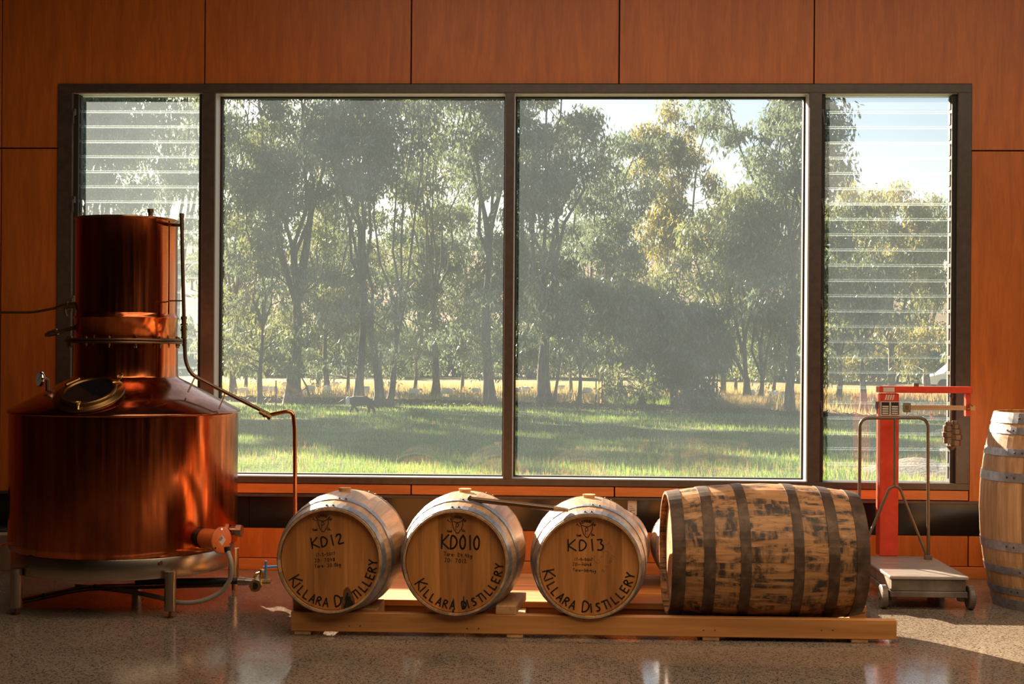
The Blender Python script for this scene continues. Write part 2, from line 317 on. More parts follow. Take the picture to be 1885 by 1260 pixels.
def link(name, me, parent=None, loc=None, rot=None):
    o = D.objects.new(name, me); C.objects.link(o)
    if parent: o.parent = parent
    if loc is not None: o.location = loc
    if rot is not None: o.rotation_euler = rot
    return o
def tag(o, label=None, cat=None, group=None, kind=None):
    if label: o['label'] = label
    if cat: o['category'] = cat
    if group: o['group'] = group
    if kind: o['kind'] = kind
    return o
def thing(name, label, cat, loc=(0, 0, 0), mat=None, group=None, rotz=0):
    o = D.objects.new(name, None); C.objects.link(o); o.empty_display_size = 0.1
    if mat is not None: o.matrix_world = Matrix.Translation(loc) @ mat.to_4x4()
    else: o.location = loc; o.rotation_euler = (0, 0, rotz)
    return tag(o, label, cat, group)
def struct_empty(name, loc=(0, 0, 0)):
    o = D.objects.new(name, None); C.objects.link(o); o.location = loc; o['kind'] = 'structure'; return o
def smooth_path(pts, rad=0.05, n=6):
    pts = [Vector(p) for p in pts]; out = [pts[0]]
    for i in range(1, len(pts)-1):
        a, b, c = pts[i-1], pts[i], pts[i+1]; r = min(rad, (a-b).length*0.45, (c-b).length*0.45)
        p0 = b+(a-b).normalized()*r; p1 = b+(c-b).normalized()*r
        for k in range(n+1):
            t = k/n; out.append(p0*(1-t)**2 + b*2*t*(1-t) + p1*t*t)
    out.append(pts[-1]); return out
def frame_z(direction, up=Vector((0, 0, 1))):
    z = Vector(direction).normalized(); x = up.cross(z)
    x = x.normalized() if x.length > 1e-4 else Vector((1, 0, 0)); y = z.cross(x)
    return Matrix((x, y, z)).transposed()

# ------------------------------------------------------------------ floor, ceiling, walls
MB().box(-9, 8, -17, 0.0, -0.15, 0.0).build('floor', MT['floor'])['kind'] = 'structure'
MB().box(-9, 8, -17, 0.2, 4.2, 4.4).build('ceiling', MT['plaster'])['kind'] = 'structure'
MB().box(-9.2, -9, -17, 0.2, -0.15, 4.4).build('wall_left', MT['plaster'])['kind'] = 'structure'
MB().box(8, 8.2, -17, 0.2, -0.15, 4.4).build('wall_right', MT['plaster'])['kind'] = 'structure'
mb = MB(); mb.box(-9, 8, -17.2, -17, -0.15, 4.4)
mb.build('wall_front', MT['plaster'])['kind'] = 'structure'
WL = atY(106, 500, 0).x; WR = atY(1786, 500, 0).x
WT = atY(942, 155.5, 0).z; WB = atY(942, 894, 0).z
wall = MB(); EY0, EY1 = 0.03, 0.22
wall.box(-9, WL, EY0, EY1, -0.15, 4.2).box(WR, 8, EY0, EY1, -0.15, 4.2).box(WL, WR, EY0, EY1, WT, 4.2).box(WL, WR, EY0, EY1, -0.15, WB)
wallo = wall.build('wall_back', MT['gap']); wallo['kind'] = 'structure'
g = 0.004
def panel(x0, x1, z0, z1, mat='ply', y0=0.0, name='panel'):
    return MB().box(x0+g, x1-g, y0, y0+0.028, z0+g, z1-g, bev=0.0015).build(name, MT[mat], wallo)
sx = [atY(p, 80, 0).x for p in (377, 757, 1140, 1499)]
xl0 = atY(3, 200, 0).x
zL = atY(60, 273, 0).z; zR = atY(1830, 277.5, 0).z
ZS0 = atY(942, 914, 0).z      # ledge top of the dark strip
ZB1 = atY(942, 919.5, 0).z; ZB0 = atY(942, 977, 0).z; ZK = atY(942, 1034, 0).z
TOPZ = 4.2
# top row of panels; the outer two are notched round the window
top = [xl0]+sx
for i in range(1, 4): panel(top[i], top[i+1], WT, 3.55)
def notched(xa, xb, xc, za, zb_, top_):   # one sheet, cut out round the window corner
    if xa < xb < xc and za < zb_: p = [(xa+g, za+g), (xb-g, za+g), (xb-g, zb_+g), (xc-g, zb_+g), (xc-g, top_-g), (xa+g, top_-g)]
    else: p = [(xa+g, zb_+g), (xb+g, zb_+g), (xb+g, za+g), (xc-g, za+g), (xc-g, top_-g), (xa+g, top_-g)]
    m_ = MB().add([(x, 0.0, z) for x, z in p]+[(x, 0.028, z) for x, z in p], [tuple(range(6)), tuple(range(6, 12))[::-1]]+[(i, i+6, (i+1) % 6+6, (i+1) % 6) for i in range(6)]); m_.build('panel', MT['ply'], wallo)
notched(xl0, WL, sx[0], zL, WT, 3.55)
p_ = [(sx[3]+g, WT+g), (WR+g, WT+g), (WR+g, zR+g), (WR+0.62-g, zR+g), (WR+0.62-g, 3.55-g), (sx[3]+g, 3.55-g)]
MB().add([(x, 0.0, z) for x, z in p_]+[(x, 0.028, z) for x, z in p_], [tuple(range(6)), tuple(range(6, 12))[::-1]]+[(i, i+6, (i+1) % 6+6, (i+1) % 6) for i in range(6)]).build('panel', MT['ply'], wallo)
panel(xl0, WL, ZB1, zL); panel(WR, WR+0.62, ZB1, zR)
panel(-4.0, xl0, ZB1, zL); panel(-4.0, xl0, zL, 3.55); panel(-6, -4.0, 0.0, 3.55); panel(-9, -6, 0.0, 4.2); panel(6, 8, 0.0, 4.2); panel(WR+0.62, 4.8, ZB1, zR); panel(WR+0.62, 4.8, zR, 3.55); panel(4.8, 6, 0.0, 3.55)
for a, b in ((-6, -3), (-3, 0), (0, 3), (3, 6)): panel(a, b, 3.55, TOPZ)
# strip below the window, a little proud of the wall
bs = [WL, atY(757, 903, 0).x, atY(1131, 903, 0).x, WR]
for i in range(3): panel(bs[i], bs[i+1], ZS0, WB, 'ply_edge', -0.006, 'sill_panel')
panel(-4.0, WL, ZS0-0.004, ZB1+0.02, 'ply_edge', -0.0); 
# ledge, black recessed service panel, lower plywood, skirting
MB().box(-4.0, 4.8, -0.012, 0.03, ZB1, ZS0, bev=0.002).build('ledge', MT['frame'], wallo)
bx = [-4.0, atY(458, 940, 0).x, atY(900, 940, 0).x, atY(1300, 940, 0).x, WR+0.1, 4.8]
for i in range(5): MB().box(bx[i]+0.001, bx[i+1]-0.001, 0.008, 0.029, ZB0, ZB1, bev=0.001).build('service_panel', MT['blackpanel'], wallo)
lx = [-4.0, atY(100, 1000, 0).x, atY(640, 1000, 0).x, atY(1210, 1000, 0).x, WR, 4.8]
for i in range(5): panel(lx[i], lx[i+1], ZK, ZB0)
MB().box(-4.0, 1.2, -0.014, 0.029, 0.0, ZK, bev=0.002).build('baseboard_back', MT['ply_edge'])['kind'] = 'structure'
MB().box(1.202, 4.8, -0.014, 0.029, 0.0, ZK, bev=0.002).build('baseboard_back', MT['ply_edge'])['kind'] = 'structure'

# ------------------------------------------------------------------ window frame and panes
FY0, FY1 = -0.012, 0.155
zt = atY(942, 170.3, FY0).z; zb = atY(942, 882.5, FY0).z
def fx(px): return atY(px, 520, FY0).x
jl1, m1a, m1b, m2a, m2b, m3a, m3b, jr0 = fx(131), fx(370), fx(393.5), fx(929), fx(944.5), fx(1488), fx(1511), fx(1762)
fr = struct_empty('trim_1', (0, 0, 0))
def bar(name, x0, x1, z0, z1, y0=FY0, y1=FY1, m='frame', par=None): return MB().box(x0, x1, y0, y1, z0, z1, bev=0.0015).build(name, MT[m], par or fr)
bar('head_rail', WL, WR, zt, WT); bar('sill_rail', WL, WR, WB, zb)
bar('jamb', WL, jl1, zb, zt); bar('jamb', jr0, WR, zb, zt)
bar('mullion', m1a, m1b, zb, zt); bar('mullion', m2a, m2b, zb, zt); bar('mullion', m3a, m3b, zb, zt)
# thin facings on the frame sides, their sky light put into the pale colour
def fixed_pane(nm, x0, x1):
    e = struct_empty(nm)
    for a, b, c, d_ in ((x0, x0+0.004, zb, zt), (x1-0.004, x1, zb, zt), (x0+0.004, x1-0.004, zt-0.004, zt), (x0+0.004, x1-0.004, zb, zb+0.004)):
        MB().box(a, b, 0.004, 0.125, c, d_).build('lit_reveal', MT['reveal'], e)
    for a, b, c, d_ in ((x0+0.004, x0+0.014, zb+0.004, zt-0.004), (x1-0.014, x1-0.004, zb+0.004, zt-0.004), (x0+0.014, x1-0.014, zt-0.012, zt-0.004), (x0+0.014, x1-0.014, zb+0.004, zb+0.011)):
        MB().box(a, b, 0.105, 0.15, c, d_).build('gasket', MT['gasket'], e)
    MB().add([(x0+0.01, 0.128, zb+0.006), (x1-0.01, 0.128, zb+0.006), (x1-0.01, 0.128, zt-0.008), (x0+0.01, 0.128, zt-0.008)], [(0, 1, 2, 3)]).build('pane', MT['glass'], e)
fixed_pane('window_2', m1b, m2a); fixed_pane('window_3', m2b, m3a)
def louvre(nm, x0, x1, gm):
    e = struct_empty(nm)
    MB().box(x0, x1, 0.004, 0.125, zt-0.004, zt).build('lit_reveal', MT['reveal'], e)
    z1 = zt-0.012; z0 = zb+0.012; n = 25; st = (z1-z0)/n
    for a, b, s_ in ((x0, x0+0.026, 1), (x1-0.026, x1, -1)):
        MB().box(a, b, 0.02, 0.10, zb, zt-0.004, bev=0.002).build('louvre_channel', MT['gasket'], e)
    cl = MB(); hw = 0.0510
    for i in range(n):
        zc = z0+st*(i+0.5)
        for a, b in ((x0+0.026, x0+0.031), (x1-0.031, x1-0.026)): cl.box(a, b, 0.045, 0.085, zc-0.030, zc+0.036)
    cl.build('clip_row', MT['gasket'], e)['kind'] = 'stuff'
    for a in (0.20, 0.46, 0.72, 0.95):
        for sx_, q in ((x0+0.006, 1), (x1-0.006, -1)):
            if q == 1:
                zz = zb+(zt-zb)*a
                MB().box(sx_-0.008, sx_+0.008, -0.006, 0.02, zz-0.02, zz+0.02, bev=0.003).tube([(sx_, -0.012, zz), (sx_+0.004*q, -0.022, zz-0.04), (sx_+0.004*q, -0.02, zz-0.075)], 0.004, 6).build('lever_handle', MT['frame'], e)
    V = lambda z, y: [(x0+0.028, y, z), (x1-0.028, y, z)]
    tl = 0.0042; me = MB(); L0, L1 = x0+0.028, x1-0.028; t = 0.003
    p = [(0-t, -hw, -tl), (0+t, -hw, -tl), (0+t, hw, tl), (0-t, hw, tl)]
    vs = []
    for X in (L0, L1):
        for q in p: vs.append((X, q[0]+q[2], q[1]))
    me.add(vs, [(0, 4, 7, 3)], 0)                       # inner face carries the glass shader
    me.add(vs, [(0, 1, 5, 4), (3, 7, 6, 2)], 1)         # ground edges
    gme = me.mesh('louvre_blade', [gm, MT['glass_edge']])
    for i in range(n): link('louvre_blade', gme, e, (0, 0.066, z0+st*(i+0.5)))
louvre('window_1', jl1, m1a, MT['louvre_dusty']); louvre('window_4', m3b, jr0, MT['louvre'])

# ------------------------------------------------------------------ stroke lettering
FONT = {
 'K': [[(0, 0), (0, 1)], [(.6, 1), (0, .45), (.65, 0)]], 'I': [[(.1, 0), (.1, 1)]], 'L': [[(0, 1), (0, 0), (.5, 0)]],
 'A': [[(0, 0), (.3, 1), (.6, 0)], [(.1, .35), (.5, .35)]], 'R': [[(0, 0), (0, 1), (.35, .98), (.5, .78), (.35, .55), (0, .48)], [(.15, .5), (.55, 0)]],
 'D': [[(0, 0), (0, 1), (.35, .92), (.6, .6), (.5, .25), (.25, .02), (0, 0)]], 'S': [[(.5, .9), (.25, 1), (.05, .8), (.25, .55), (.48, .3), (.3, .03), (0, .08)]],
 'T': [[(0, 1), (.6, 1)], [(.3, 1), (.3, 0)]], 'E': [[(.5, 1), (0, 1), (0, 0), (.5, 0)], [(0, .5), (.4, .5)]], 'Y': [[(0, 1), (.3, .5), (.6, 1)], [(.3, .5), (.3, 0)]],
 'M': [[(0, 0), (.05, 1), (.35, .4), (.65, 1), (.7, 0)]], 'N': [[(0, 0), (0, 1), (.5, 0), (.5, 1)]], 'C': [[(.5, .85), (.3, 1), (.05, .75), (.05, .25), (.3, 0), (.5, .12)]],
 'G': [[(.5, .85), (.3, 1), (.05, .75), (.05, .25), (.3, 0), (.5, .2), (.5, .45), (.3, .45)]], 'J': [[(.1, 1), (.5, 1)], [(.35, 1), (.35, .2), (.2, 0), (0, .15)]],
 'P': [[(0, 0), (0, 1), (.35, .98), (.5, .75), (.35, .5), (0, .47)]], 'O': [[(.3, 1), (.05, .8), (0, .4), (.15, .05), (.4, .0), (.55, .3), (.55, .7), (.3, 1)]],
 '0': [[(.3, 1), (.08, .8), (.0, .45), (.12, .08), (.32, 0), (.5, .2), (.52, .75), (.3, 1)]], '1': [[(.1, 1), (.16, 0)]], '2': [[(0, .8), (.15, 1), (.42, .95), (.45, .7), (0, 0), (.6, .08)]],
 '3': [[(0, .95), (.45, 1), (.2, .6), (.5, .45), (.45, .1), (.2, 0), (0, .05)]], '4': [[(.1, 1), (0, .45), (.5, .45)], [(.4, .8), (.35, 0)]], '7': [[(0, 1), (.5, 1), (.2, 0)]],
 '8': [[(.25, .5), (.02, .78), (.25, 1), (.48, .78), (.25, .5), (0, .2), (.25, 0), (.5, .2), (.25, .5)]], 'a': [[(.4, .55), (.15, .6), (0, .25), (.15, 0), (.4, .15)], [(.4, .6), (.42, 0)]],
 'r': [[(0, .6), (0, 0)], [(0, .4), (.3, .6)]], 'e': [[(0, .3), (.4, .35), (.3, .6), (.05, .5), (.02, .15), (.2, 0), (.4, .1)]], 'k': [[(0, 1), (0, 0)], [(.35, .6), (0, .3), (.35, 0)]],
 'g': [[(.38, .55), (.1, .6), (0, .3), (.2, .1), (.38, .3), (.4, .6), (.38, -.2), (.2, -.4), (0, -.3)]], 's': [[(.35, .55), (.1, .6), (.05, .4), (.3, .2), (.2, 0), (0, .05)]],
 'o': [[(.2, .6), (0, .3), (.2, 0), (.4, .3), (.2, .6)]], 'u': [[(0, .6), (.02, .1), (.2, 0), (.4, .15), (.4, .6)]], 'd': [[(.4, .5), (.15, .6), (0, .25), (.15, 0), (.4, .15)], [(.4, 1), (.4, 0)]],
 'h': [[(0, 1), (0, 0)], [(0, .4), (.2, .6), (.38, .45), (.38, 0)]], ':': [[(.1, .1), (.1, .2)], [(.1, .5), (.1, .6)]], '.': [[(.1, .0), (.12, .1)]], '-': [[(0, .4), (.3, .4)]], ' ': []}
def ribbon(mb, pts, w, z):
    pts = [Vector((p[0], p[1])) for p in pts]
    for i in range(len(pts)-1):
        a, b = pts[i], pts[i+1]; d = b-a
        if d.length < 1e-6: continue
        d.normalize(); n = Vector((-d.y, d.x))*w/2; e = d*w*0.35; a = a-e; b = b+e
        mb.add([(a.x+n.x, a.y+n.y, z), (a.x-n.x, a.y-n.y, z), (b.x-n.x, b.y-n.y, z), (b.x+n.x, b.y+n.y, z)], [(0, 1, 2, 3)])
def curve_pts(st):
    if len(st) < 4: return st
    out = [st[0]]
    for i in range(1, len(st)-1):
        a, b, c = st[i-1], st[i], st[i+1]
        p0 = ((a[0]+b[0])/2, (a[1]+b[1])/2); p1 = ((b[0]+c[0])/2, (b[1]+c[1])/2)
        for k in range(4):
            t = k/3; out.append((p0[0]*(1-t)**2+b[0]*2*t*(1-t)+p1[0]*t*t, p0[1]*(1-t)**2+b[1]*2*t*(1-t)+p1[1]*t*t))
    out.append(st[-1]); return out
CURVY = set('DSRPCGOJ0238aeogsudh')
def glyph_w(ch): return 0.25 if ch in 'I1.:' else (0.35 if ch == ' ' else (0.45 if ch in 'aresoukdh-g' else 0.62))
def text_line(mb, s, x, y, h, w, z, tilt=0.0, sp=0.22, xs=1.0):
    ca, sa = math.cos(tilt), math.sin(tilt); cx = 0
    for ch in s:
        for st in FONT.get(ch, []):
            q = curve_pts(st) if ch in CURVY else st
            ribbon(mb, [(x+((cx+p[0])*xs*h)*ca-(p[1]*h)*sa, y+((cx+p[0])*xs*h)*sa+(p[1]*h)*ca) for p in q], w, z)
        cx += glyph_w(ch)+sp
def text_width(s, h, sp=0.22, xs=1.0): return sum(glyph_w(c)+sp for c in s)*h*xs
def text_arc(mb, s, r, a0, a1, h, w, z, big=(), inward=True):
    wid = [(glyph_w(c)+0.25)*(1.35 if i in big else 1) for i, c in enumerate(s)]; tot = sum(wid); acc = 0
    for i, ch in enumerate(s):
        a = a0+(a1-a0)*(acc+wid[i]*0.5)/tot; acc += wid[i]; hh = h*(1.4 if i in big else 1.0)
        rad = Vector((math.cos(a), math.sin(a))); up = -rad if inward else rad
        right = Vector((up.y, -up.x)); o = rad*r
        for st in FONT.get(ch, []):
            q = curve_pts(st) if ch in CURVY else st
            ribbon(mb, [tuple(o+right*((p[0]-0.3)*hh)+up*((p[1]-(0.5 if not inward else 0.0))*hh)) for p in q], w, z)

# ------------------------------------------------------------------ casks
def cask_profile(L, Rh, Rb): return lambda s: Rh+(Rb-Rh)*(1-(2*abs(s)/L)**2.0)
CACHE = {}
def make_cask(name, label, cat, base, mat, L, Rh, Rb, n, stave_m, head_m, hoops, hoop_m, off, group=None, th=0.022, rot0=0.0, boards=5, bung=True, bung_m='pine_y', head_rot=0.0, rivets=True):
    root = thing(name, label, cat, base, mat, group); R = cask_profile(L, Rh, Rb); off = Vector(off)
    key = (L, Rh, Rb, n, stave_m)
    if key not in CACHE:
        mb = MB(); a = PI/n*1.0; ns = 9; V = []
        for i in range(ns):
            s = -L/2+L*i/(ns-1); r = R(s); t = th if 0 < i < ns-1 else th*0.45
            e = 0.9965
            for an, rr in ((-a, r*e), (0, r), (a, r*e), (a, r-t), (0, r-t), (-a, r-t)): V.append((rr*math.cos(an), rr*math.sin(an), s))
        Fs = []
        for i in range(ns-1):
            for k in range(6):
                if k in (3, 4) and 0 < i < ns-2: pass
                k2 = (k+1) % 6; Fs.append((i*6+k, i*6+k2, (i+1)*6+k2, (i+1)*6+k))
        mb.add(V, Fs, 0, False); mb.add(V[:6], [(5, 4, 3, 2, 1, 0)]); mb.add(V[-6:], [(0, 1, 2, 3, 4, 5)])
        CACHE[key] = mb.mesh('stave', MT[stave_m])
    for k in range(n): link('stave', CACHE[key], root, off, (0, 0, 2*PI*(k+0.5)/n+rot0))
    for z, hw, ang in hoops:
        mb = MB(); ss = [z-hw/2, z, z+hw/2]
        ss = [max(-L/2+0.001, min(L/2-0.001, q)) for q in ss]
        prof = [(R(ss[0])-0.001, ss[0])] + [(R(q)+0.0028, q) for q in ss] + [(R(ss[2])-0.001, ss[2])]
        mb.lathe(prof, 56, smooth=False); h = mb.build('hoop', MT[hoop_m], root, off)
        if rivets:
            for da in (-0.06, 0.06):
                aa = ang+da; rr = R(z)+0.0035; rb = MB(); dv = Vector((math.cos(aa), math.sin(aa), 0))
                rb.tube([dv*rr+Vector((0, 0, z)), dv*(rr+0.003)+Vector((0, 0, z))], [0.006, 0.004], 8)
                rb.build('rivet', MT['hoop_rust'], h)
    # heads: boards set inside the chime
    ri = R(L/2-0.03)-th*0.72; bw = 2*ri/boards; ch = math.cos(head_rot); sh = math.sin(head_rot)
    for side in (1, -1):
        zc = side*(L/2-0.030)
        for b in range(boards):
            x0 = -ri+bw*b-0.0004; x1 = x0+bw+0.0008; zc = side*(L/2-0.030-(b % 2)*0.0006); x0 = max(x0, -ri*0.999); x1 = min(x1, ri*0.999); up = []
            for k in range(6):
                x = x0+(x1-x0)*k/5; up.append((x, math.sqrt(max(ri*ri-x*x, 1e-6))))
            poly = up+[(x, -y) for x, y in up[::-1]]; poly = [(x*ch-y*sh, x*sh+y*ch) for x, y in poly]; m = len(poly)
            vs = [(x, y, zc) for x, y in poly]+[(x, y, zc-side*0.015) for x, y in poly]
            fs = [tuple(range(m)) if side < 0 else tuple(range(m))[::-1], tuple(range(m, 2*m))]
            fs += [(i, (i+1) % m, m+(i+1) % m, m+i) for i in range(m)]
            MB().add(vs, fs).build('head_board', MT[head_m], root, off)
    if bung:
        mb = MB(); mb.tube([(0, Rb-0.004, 0), (0, Rb+0.014, 0)], [0.026, 0.030], 16, smooth=False); mb.build('bung', MT[bung_m], root, off)
    return root, R, ri
FACE = lambda yaw: Matrix(((math.cos(yaw), 0, math.sin(yaw)), (math.sin(yaw), 0, -math.cos(yaw)), (0, 1, 0)))   # local Z towards the camera
PXM = 411.0
def small_cask(px, py, label, yaw, Rh, Rb, texts):
    L = 0.68; d_head = 6.235
    c = atD(px, py, d_head); m = FACE(yaw); ax = m @ Vector((0, 0, 1)); ctr = c-ax*(L/2)
    base = ctr-Vector((0, 0, Rb))
    root, R, ri = make_cask('oak_cask', label, 'cask', base, m, L, Rh, Rb, 26, 'oak', 'oak_head',
        [(L/2-0.029, 0.042, PI/2+0.02), (L/2-0.135, 0.036, PI/2-0.12), (-(L/2-0.145), 0.034, 1.2), (-(L/2-0.022), 0.04, 1.0)], 'hoop', (0, Rb, 0), boards=6, head_rot=0.03)
    z = L/2-0.030+0.0007
    for kind, mb in texts(ri, z):
        o = mb.build(kind[0], MT[kind[1]], root, (0, Rb, 0))
    # thin dark ring where the head meets the croze
    MB().lathe([(ri*0.992, z-0.0003), (ri*1.003, z-0.0003)], 48).build('croze_line', MT['ink_brown'], root, (0, Rb, 0))
    return root, ctr
def brandmark(mb, cx, cy, s, z):
    k = s
    sh = [(-.30, .26), (-.12, .20), (0, .17), (.12, .20), (.27, .30), (.28, .05), (.20, -.15), (.06, -.36), (-.04, -.36), (-.16, -.20), (-.24, .02), (-.30, .26)]
    ribbon(mb, [(cx+x*k, cy+y*k) for x, y in sh], 0.0040, z)
    for st in FONT['P']: ribbon(mb, [(cx+(p[0]-.25)*k*0.30, cy-0.06*k+(p[1]-.45)*k*0.36) for p in curve_pts(st)], 0.0030, z)
    tmp = MB(); text_arc(tmp, 'TASMANIAN', 0.52*k, math.radians(155), math.radians(32), 0.13*k, 0.0032, z, big=(0,), inward=False)
    mb.add([(v[0]+cx, v[1]+cy-0.06*k, v[2]) for v in tmp.v], tmp.f)
    text_line(mb, 'Cask', cx-0.52*k, cy-0.32*k, 0.10*k, 0.0032, z, 0.02, 0.14)
    text_line(mb, 'Co.', cx+0.24*k, cy-0.28*k, 0.11*k, 0.0032, z, 0.02, 0.14)
def T1(ri, z):
    a = MB(); brandmark(a, -0.036, 0.158, 0.088, z)
    b = MB(); text_line(b, 'KD12', -0.083, 0.050, 0.046, 0.0068, z, 0.17, 0.30, 1.05)
    b2 = MB(); text_arc(b2, 'KILLARA DISTILLERY', ri*0.93, math.radians(205), math.radians(362), 0.037, 0.0066, z, big=(0, 8))
    c = MB(); text_line(c, '17-2-2017', -0.066, 0.012, 0.0135, 0.0026, z, 0.12, 0.25)
    text_line(c, 'JD: 7048', -0.072, -0.013, 0.0155, 0.0028, z, 0.08, 0.25); text_line(c, 'Tare: 30.0kg', -0.072, -0.038, 0.0150, 0.0028, z, 0.09, 0.22)
    d = MB(); random.seed(3)
    blob = [(0.058, -0.222), (0.062, -0.205), (0.069, -0.190), (0.066, -0.172), (0.072, -0.158), (0.076, -0.143), (0.083, -0.150), (0.082, -0.165), (0.091, -0.160), (0.094, -0.178), (0.103, -0.186), (0.108, -0.202), (0.098, -0.206), (0.090, -0.214), (0.078, -0.219)]
    halo = [(0.048, -0.226), (0.052, -0.19), (0.058, -0.160), (0.060, -0.138), (0.070, -0.124), (0.079, -0.120), (0.090, -0.132), (0.099, -0.150), (0.110, -0.172), (0.114, -0.198), (0.100, -0.212), (0.080, -0.226)]
    d.add([(x, y, z+0.0003) for x, y in blob], [tuple(range(len(blob)))[::-1]])
    h = MB().add([(x, y, z+0.0001) for x, y in halo], [tuple(range(len(halo)))[::-1]])
    return [(('brand_mark', 'ink_brown'), a), (('cask_number', 'ink'), b), (('name_lettering', 'ink'), b2), (('small_lettering', 'ink_brown'), c), (('spirit_stain', 'ink'), d), (('stain_halo', 'stain'), h)]
def T2(ri, z):
    a = MB(); brandmark(a, 0.005, 0.162, 0.088, z)
    b = MB(); text_line(b, 'KD010', -0.066, 0.060, 0.062, 0.0078, z, -0.02, 0.20, 0.80)
    b2 = MB(); text_arc(b2, 'KILLARA DISTILLERY', ri*0.93, math.radians(207), math.radians(360), 0.035, 0.0064, z, big=(0,))
    c = MB(); text_line(c, 'Tare: 24.4kg', -0.056, 0.028, 0.0165, 0.0030, z, -0.06, 0.20); text_line(c, 'JD: 7012', -0.053, -0.001, 0.0175, 0.0030, z, -0.03, 0.25)
    d = MB()
    for x, y0, y1, ww in ((-0.010, -0.20, -0.165, 0.005), (-0.012, -0.228, -0.212, 0.006), (0.036, -0.205, -0.152, 0.005)): d.add([(x-ww, y0, z+0.0003), (x+ww, y0, z+0.0003), (x+ww*0.3, y1, z+0.0003), (x-ww*0.4, y1, z+0.0003)], [(0, 1, 2, 3)])
    return [(('brand_mark', 'ink_brown'), a), (('cask_number', 'ink'), b), (('name_lettering', 'ink'), b2), (('small_lettering', 'ink_brown'), c), (('spirit_stain', 'ink'), d)]
def T3(ri, z):
    a = MB(); brandmark(a, -0.010, 0.160, 0.088, z)
    b = MB(); text_line(b, 'KD13', -0.093, 0.066, 0.050, 0.0066, z, 0.03, 0.32, 1.08)
    b2 = MB(); text_arc(b2, 'KILLARA DISTILLERY', ri*0.93, math.radians(186), math.radians(352), 0.037, 0.0066, z, big=(0, 8))
    c = MB(); text_line(c, '17-2-2017', -0.064, 0.022, 0.0125, 0.0022, z, 0.0, 0.25); text_line(c, 'JD: 7048', -0.072, -0.001, 0.0140, 0.0022, z, 0.0, 0.25)
    text_line(c, 'Tare: 30.4kg', -0.072, -0.026, 0.0130, 0.0022, z, -0.04, 0.22)
    for yy in (0.028, 0.005, -0.020): ribbon(c, [(-0.045, yy), (0.012, yy-0.002)], 0.0022, z+0.0002)
    e = MB(); text_line(e, 'G-57', 0.040, 0.004, 0.040, 0.0014, z, 0.75, 0.15); text_line(e, '0.5.1017', 0.068, -0.030, 0.016, 0.0014, z, 0.95, 0.3)
    return [(('brand_mark', 'ink_brown'), a), (('cask_number', 'ink'), b), (('name_lettering', 'ink'), b2), (('small_lettering', 'ink_brown'), c), (('pencil_note', 'pencil'), e)]
FONT['5'] = [[(.5, 1), (.1, 1), (.05, .55), (.4, .55), (.5, .25), (.3, 0), (0, .08)]]
small_cask(606, 1033, 'oak cask lettered KD12, leftmost on the timber rack, beside the copper still', math.radians(-2.5), 0.236, 0.281, T1)
c2, ctr2 = small_cask(838, 1037, 'oak cask lettered KD010, middle of the three on the front of the rack', math.radians(-3.0), 0.237, 0.286, T2)
c3, ctr3 = small_cask(1084, 1044, 'oak cask lettered KD13, next to the big dark-hooped barrel', math.radians(-0.8), 0.234, 0.276, T3)
# two smaller casks on the back of the rack
for px, py, lab, yw in ((1127, 1003, 'small oak cask behind the KD13 cask, its bung just showing', -3), (1268, 1004, 'small oak cask behind the left end of the big barrel', 2)):
    L, Rh, Rb = 0.50, 0.165, 0.198; c = atD(px, py, 7.35); m = FACE(math.radians(yw))
    c.z = 0.072+Rb
    make_cask('small_oak_cask', lab, 'cask', c-Vector((0, 0, Rb)), m, L, Rh, Rb, 22, 'oak', 'oak_head', [(L/2-0.02, 0.035, 1.3), (L/2-0.12, 0.03, 1.4), (-(L/2-0.12), 0.03, 1), (-(L/2-0.02), 0.035, 1)], 'hoop', (0, Rb, 0), head_rot=0.03, group='small casks at the back of the rack')
# big bourbon barrel lying lengthways
L, Rh, Rb = 0.885, 0.283, 0.322
cL = atD(1230, 1017, 6.49); cR = atD(1569, 1020, 6.49); ctr = (cL+cR)/2; ax = (cL-cR); ax.z = -0.004; ax.normalize()
yv = Vector((0, 0, 1)); yv = (yv-ax*yv.dot(ax)).normalized(); xv = yv.cross(ax); m = Matrix((xv, yv, ax)).transposed()
ctrB = Vector((ctr.x, ctr.y, 0.362))
make_cask('whiskey_barrel', 'large weathered oak barrel with rusty dark hoops lying lengthways on the rack', 'barrel', ctrB-yv*Rb, m, L, Rh, Rb, 28, 'oak_bourbon', 'oak_old',
    [(L/2-0.030, 0.058, 2.6), (L/2-0.165, 0.050, 2.5), (0.118, 0.046, 2.7), (-0.118, 0.046, 2.4), (-(L/2-0.165), 0.050, 2.6), (-(L/2-0.030), 0.062, 2.5)], 'hoop_rust', (0, Rb, 0), th=0.026, boards=7, bung=False)
# upright wine barrel at the right
c = atD(1934, 900, 7.2); L, Rh, Rb = 1.000, 0.278, 0.352
make_cask('wine_barrel', 'tall upright oak barrel with grey hoops at the right edge', 'barrel', (c.x, c.y, 0), Matrix.Identity(3), L, Rh, Rb, 30, 'oak_old', 'oak_old',
    [(L/2-0.028, 0.052, 3.9), (L/2-0.090, 0.036, 3.7), (L/2-0.20, 0.038, 3.9), (L/2-0.325, 0.046, 3.8), (-(L/2-0.325), 0.046, 3.8), (-(L/2-0.20), 0.038, 4.0), (-(L/2-0.095), 0.036, 3.8), (-(L/2-0.026), 0.05, 3.7)][:],
    'hoop', (0, 0, L/2), th=0.026, boards=7, bung=False)

